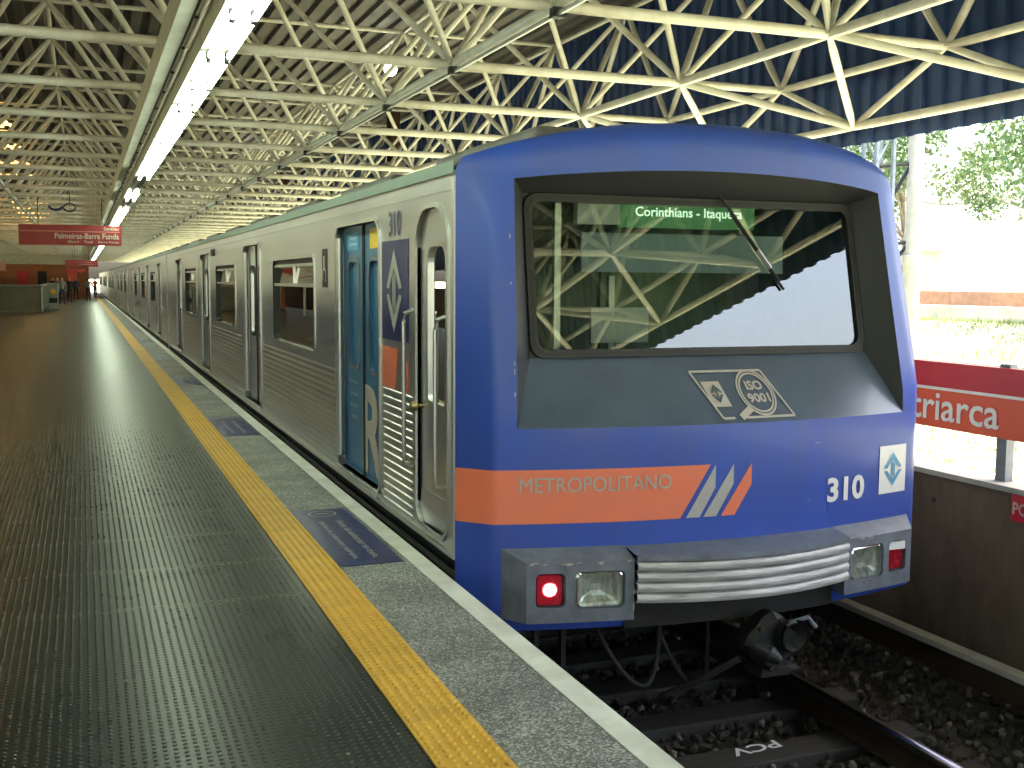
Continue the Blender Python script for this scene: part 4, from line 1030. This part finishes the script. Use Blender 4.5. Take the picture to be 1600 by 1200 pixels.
# people
def person(name_loc, label, shirt, trousers, pose='walk', rz=0., h=1.7, hair=hairm):
    x, y, z0 = name_loc; k = h/1.75
    if pose == 'sit':
        V = {'pel': (0, 0, .50), 'wai': (0, .02, .66), 'che': (0, .03, .90), 'nek': (0, .02, 1.08), 'hd0': (0, -.01, 1.17), 'hd1': (0, -.02, 1.31)}
        leg = [(.09, -.02, .50), (.11, -.42, .52), (.11, -.44, .10), (.11, -.56, .04)]; legs = [leg, [(-a, b, c) for a, b, c in leg]]
        arm = [(.19, .03, 1.00), (.24, -.04, .74), (.13, -.28, .64), (.09, -.36, .62)]; arms = [arm, [(-a, b, c) for a, b, c in arm]]
    else:
        st = .20 if pose == 'walk' else .04
        V = {'pel': (0, 0, .93), 'wai': (0, 0, 1.08), 'che': (0, -.01, 1.30), 'nek': (0, .0, 1.49), 'hd0': (0, -.02, 1.57), 'hd1': (0, -.025, 1.69)}
        legs = [[(.09, 0, .90), (.10, -st*.8, .50), (.10, -st*.7, .09), (.11, -st*.7-.14, .03)], [(-.09, 0, .90), (-.10, st*.1, .50), (-.10, st*1.2, .12), (-.11, st*1.2-.13, .05)]]
        arms = [[(.19, 0, 1.41), (.25, st*.5, 1.14), (.25, st*.5-.14, .92), (.25, st*.5-.20, .84)], [(-.19, 0, 1.41), (-.25, -st*.4, 1.14), (-.25, -st*.4-.16, .93), (-.25, -st*.4-.22, .85)]]
    R = {'pel': (.15, .11), 'wai': (.135, .10), 'che': (.17, .115), 'nek': (.06, .06), 'hd0': (.085, .095), 'hd1': (.075, .085)}
    vs, es, rad = [], [], []
    for q in ('pel', 'wai', 'che', 'nek', 'hd0', 'hd1'): vs.append(V[q]); rad.append(R[q])
    es += [(i, i+1) for i in range(5)]
    for lg in legs:
        pr = 0
        for p_, r_ in zip(lg, (.095, .065, .045, .04)): vs.append(p_); rad.append((r_, r_)); es.append((pr, len(vs)-1)); pr = len(vs)-1
    for ar in arms:
        pr = 2
        for p_, r_ in zip(ar, (.06, .045, .035, .03)): vs.append(p_); rad.append((r_, r_)); es.append((pr, len(vs)-1)); pr = len(vs)-1
    me = bpy.data.meshes.new('body'); me.from_pydata([(a*k, b*k, c*k) for a, b, c in vs], es, []); ob = bpy.data.objects.new('body', me); COL.objects.link(ob)
    ob.modifiers.new('skin', 'SKIN'); sv = me.skin_vertices[0].data
    for i, r_ in enumerate(rad): sv[i].radius = (r_[0]*k, r_[1]*k); sv[i].use_root = (i == 0)
    su = ob.modifiers.new('sub', 'SUBSURF'); su.levels = 2; su.render_levels = 2
    bpy.context.view_layer.update()
    nm = bpy.data.meshes.new_from_object(ob.evaluated_get(bpy.context.evaluated_depsgraph_get())); bpy.data.objects.remove(ob)
    for mm in (skin, shirt, trousers, hair, black): nm.materials.append(mm)
    zn = V['nek'][2]*k; zw = V['wai'][2]*k-.08*k
    for p_ in nm.polygons:
        c = p_.center; i = 0
        if c.z > zn: i = 0
        elif pose == 'sit': i = 1 if (c.z > .62*k and c.y > -.25*k) else (4 if c.z < .08*k else (0 if c.z > .58*k and c.y < -.28*k else 2))
        else:
            if c.z > zw: i = 1
            elif abs(c.x) > .20*k: i = 1 if c.z > .92*k else 0
            else: i = 4 if c.z < .07*k else 2
        if c.z > zn+.02*k and (c.z > V['hd1'][2]*k+.0*k or c.y > V['hd0'][1]*k+.025*k): i = 3
        p_.material_index = i; p_.use_smooth = True
    nm.name = 'person'; o_ = bpy.data.objects.new('person', nm); COL.objects.link(o_); o_.location = (x, y, z0); o_.rotation_euler = (0, 0, rz)
    return tag(o_, label, 'person')
c_bk = mat('black_cloth', (.012, .012, .014), .8, var=.1); c_gy = mat('grey_cloth', (.12, .12, .13), .8, var=.1); c_jn = mat('denim', (.03, .05, .10), .8, var=.1); c_wh = mat('white_cloth', (.22, .21, .20), .8, var=.05); c_rd = mat('red_cloth', (.4, .03, .04), .8, var=.05); c_nv = mat('navy_cloth', (.015, .02, .05), .8)
person((-.80, 80, 0), 'person in black walking in the middle of the platform', c_bk, c_bk, 'walk', 0)
person((.40, 84, 0), 'person in dark clothes walking near the platform edge', c_gy, c_bk, 'walk', pi)
person((-1.15, 74, 0), 'person in pale top and jeans left of the black clad walker', c_wh, c_jn, 'walk', .3)
person((-1.45, 76, 0), 'person in grey top standing beside the stair enclosure end', c_gy, c_jn, 'stand', -.5)
person((-2.0, 88, 0), 'person in black standing behind the stair enclosure', c_bk, c_gy, 'stand', .4)
person((1.0, 98, 0), 'person in red and dark clothes by the bright far opening', c_rd, c_bk, 'stand', 2.5)
person((-.45, 92, 0), 'person in navy behind the black clad walker', c_nv, c_bk, 'walk', .1)
person((XS+.42, 10.3, .07), 'passenger in dark clothes seated at the first car window', c_bk, c_jn, 'sit', pi/2, 1.7)
person((XR-.42, 11.2, .07), 'passenger in red seated at the far side of the first car window', c_rd, c_jn, 'sit', -pi/2, 1.7)
person((XS+.42, 15.7, .07), 'passenger in grey seated at the second car window', c_gy, c_jn, 'sit', pi/2, 1.7)

# ================================================================== OUTSIDE, BEYOND THE PARAPET
def lowwall(x, z1, w_, mtl, name, label, cat):
    t = thing(name, label, cat, (x, 20, terr(x, 20)))
    for i in range(12):
        y = -20+i*8; MB().box(x, x+w_, y, y+7.97, -1.6, z1).build('wall_panel', mtl, t)
lowwall(15.0, .18, .5, concl, 'kerb_wall', 'low pale concrete wall crossing the grass bank', 'wall')
lowwall(24.5, .95, .4, concl, 'retaining_wall', 'pale retaining wall further up the grass bank', 'wall')
lowwall(33.0, 1.30, .3, brickw, 'brick_boundary_wall', 'long red brick boundary wall before the white houses', 'wall')
def pole(x, y, lattice, label):
    zb = terr(x, y)
    t = thing('catenary_pole', label, 'pole', (x, y, zb))
    if not lattice:
        MB().tube([(x, y, zb-.2), (x, y, 1.9), (x, y, 2.0), (x, y, 2.1), (x, y, 2.12), (x, y, 8)], [.17, .155, .19, .19, .15, .12], 12).build('shaft', concl, t, smooth='angle')
    else:
        for dx in (-.18, .18):
            for dy in (-.18, .18): MB().box(x+dx-.03, x+dx+.03, y+dy-.03, y+dy+.03, zb-.2, 8).build('leg', greyl, t)
        for i in range(14):
            z = zb+i*.62; s_ = 1 if i % 2 else -1
            MB().tube([(x-.18*s_, y-.18, z), (x+.18*s_, y-.18, z+.6)], .018, 5).build('lacing', greyl, t); MB().tube([(x-.18, y-.18*s_, z), (x-.18, y+.18*s_, z+.6)], .018, 5).build('lacing', greyl, t)
    return t
tp = pole(14.0, 16.25, False, 'smooth pale round pole with brackets beyond the parapet')
for z, zl in ((3.75, 2.75), (2.35, 1.6)):
    MB().tube([(14.0, 16.25, z), (13.2, 16.5, z-.08)], .04, 6).build('bracket_arm', darkst, tp); MB().tube([(13.9, 16.28, z-.05), (13.4, 16.45, zl)], .036, 6).build('bracket_strut', darkst, tp)
pole(13.3, 16.4, True, 'grey lattice pole just behind the train cab edge')
def house(x, y, w_, d_, h_, rz, mtl, label, roofm):
    z0 = terr(x, y)-.1
    t = thing('house', label, 'house', (x, y, z0)); t.rotation_euler = (0, 0, rz)
    O_ = ORG[t.name]
    def b(name, m_, a0, a1, b0, b1, c0, c1, par=t): return MB().box(O_.x+a0, O_.x+a1, O_.y+b0, O_.y+b1, O_.z+c0, O_.z+c1).build(name, m_, par)
    b('wall', mtl, -w_/2, w_/2, -d_/2, d_/2, 0, h_)
    m = MB(); e = .35
    P_ = lambda a, q, c: (O_.x+a, O_.y+q, O_.z+c)
    m.add([P_(-w_/2-e, -d_/2-e, h_), P_(w_/2+e, -d_/2-e, h_), P_(w_/2+e, d_/2+e, h_), P_(-w_/2-e, d_/2+e, h_), P_(-w_/2-e, 0, h_+1.1), P_(w_/2+e, 0, h_+1.1)], [(0, 1, 5, 4), (2, 3, 4, 5), (1, 2, 5), (3, 0, 4), (3, 2, 1, 0)])
    m.build('roof', roofm, t)
    nw = max(2, int(w_//2.6))
    for i in range(nw):
        xx = -w_/2+(i+.5)*w_/nw
        for zz in ([1.0] if h_ < 4 else [1.0, 3.7]):
            wn = b('window', white, xx-.55, xx+.55, -d_/2-.04, -d_/2-.002, zz, zz+1.1); b('pane', mat('house_pane', (.42, .44, .45), .3), xx-.48, xx+.48, -d_/2-.055, -d_/2-.042, zz+.07, zz+1.03, wn)
house(47, 42, 12, 8, 3.2, -.8, plaster, 'white house with grey roof behind the brick wall at right', rooft)
house(58, 62, 14, 9, 5.6, -.75, plaster, 'two storey white house behind the poles', rooft)
house(60, 46, 13, 8, 3.4, -.85, plaster, 'long low white house at the right edge', rooft)
house(46, 58, 9, 7, 3.0, -.7, concl, 'small pale grey house behind the lattice pole', rooft)
def tree(x, y, h_, r_, nleaf, label, lm, seed):
    rnd = random.Random(seed); z0 = terr(x, y)
    t = thing('broadleaf_tree', label, 'tree', (x, y, z0)); zc = z0+h_*.58
    m = MB(); m.tube([(x, y, z0-.2), (x+.1, y, z0+h_*.25), (x-.05, y+.1, z0+h_*.5), (x+.1, y, z0+h_*.8)], [.15, .12, .09, .03], 9)
    cl = []
    for i in range(16):
        a = rnd.uniform(0, 2*pi); e = rnd.uniform(-.5, 1.1); q = rnd.uniform(.45, .95)*r_
        c = Vector((x+q*cos(a)*cos(e), y+q*sin(a)*cos(e), zc+q*sin(e)*.85)); cl.append((c, rnd.uniform(.22, .40)*r_))
        if i < 11:
            s0 = Vector((x, y, z0+h_*rnd.uniform(.3, .6))); md = s0.lerp(c, .5)+Vector((0, 0, -.15*r_*.3)); m.tube([s0, md, c], [.05, .03, .01], 6)
    m.build('trunk', barkm, t, smooth='angle')
    f = MB()
    for i in range(nleaf):
        c, rr = rnd.choice(cl); d = Vector((rnd.gauss(0, 1), rnd.gauss(0, 1), rnd.gauss(0, .8))); d = d.normalized()*rr*(rnd.random()**.45)
        p_ = c+d; s_ = rnd.uniform(.06, .13); n_ = Vector((rnd.gauss(0, 1), rnd.gauss(0, 1), rnd.gauss(.4, 1))).normalized(); u_ = n_.orthogonal().normalized(); v_ = n_.cross(u_)
        f.add([p_-u_*s_, p_-v_*s_*.5, p_+u_*s_, p_+v_*s_*.5], [(0, 1, 2, 3)])
    f.build('crown', lm, t)
tree(23.4, 19.3, 7.2, 3.6, 15000, 'large leafy tree at the right edge beside the station', leafm, 3)
tree(30, 28.0, 8.0, 3.6, 11000, 'lighter leafy tree between the pole and the large tree', leafm2, 5)
tree(31, 36.5, 9.0, 3.8, 12000, 'tall leafy tree behind the poles', leafm, 8)
tree(43, 36, 8, 3.4, 5000, 'distant tree in front of the long white house', leafm2, 11)
# grass tufts on the bank
g = MB(); rnd = random.Random(4)
for i in range(22000):
    x = rnd.uniform(6.4, 24); y = x*rnd.uniform(.55, 1.35)+rnd.uniform(-2, 2); z = terr(x, y); hh = rnd.uniform(.05, .15); a = rnd.uniform(0, pi); w_ = .015
    lx, ly = rnd.uniform(-.1, .1), rnd.uniform(-.1, .1)
    g.add([(x-w_*cos(a), y-w_*sin(a), z-.02), (x+w_*cos(a), y+w_*sin(a), z-.02), (x+lx, y+ly, z+hh)], [(0, 1, 2)])
o = g.build('grass', mat('grass_blades', (.17, .25, .05), .8, var=.3, vs=1.2, col2=(.24, .22, .09))); tag(o, 'rough sunlit grass on the bank beyond the parapet', 'grass', kind='stuff')
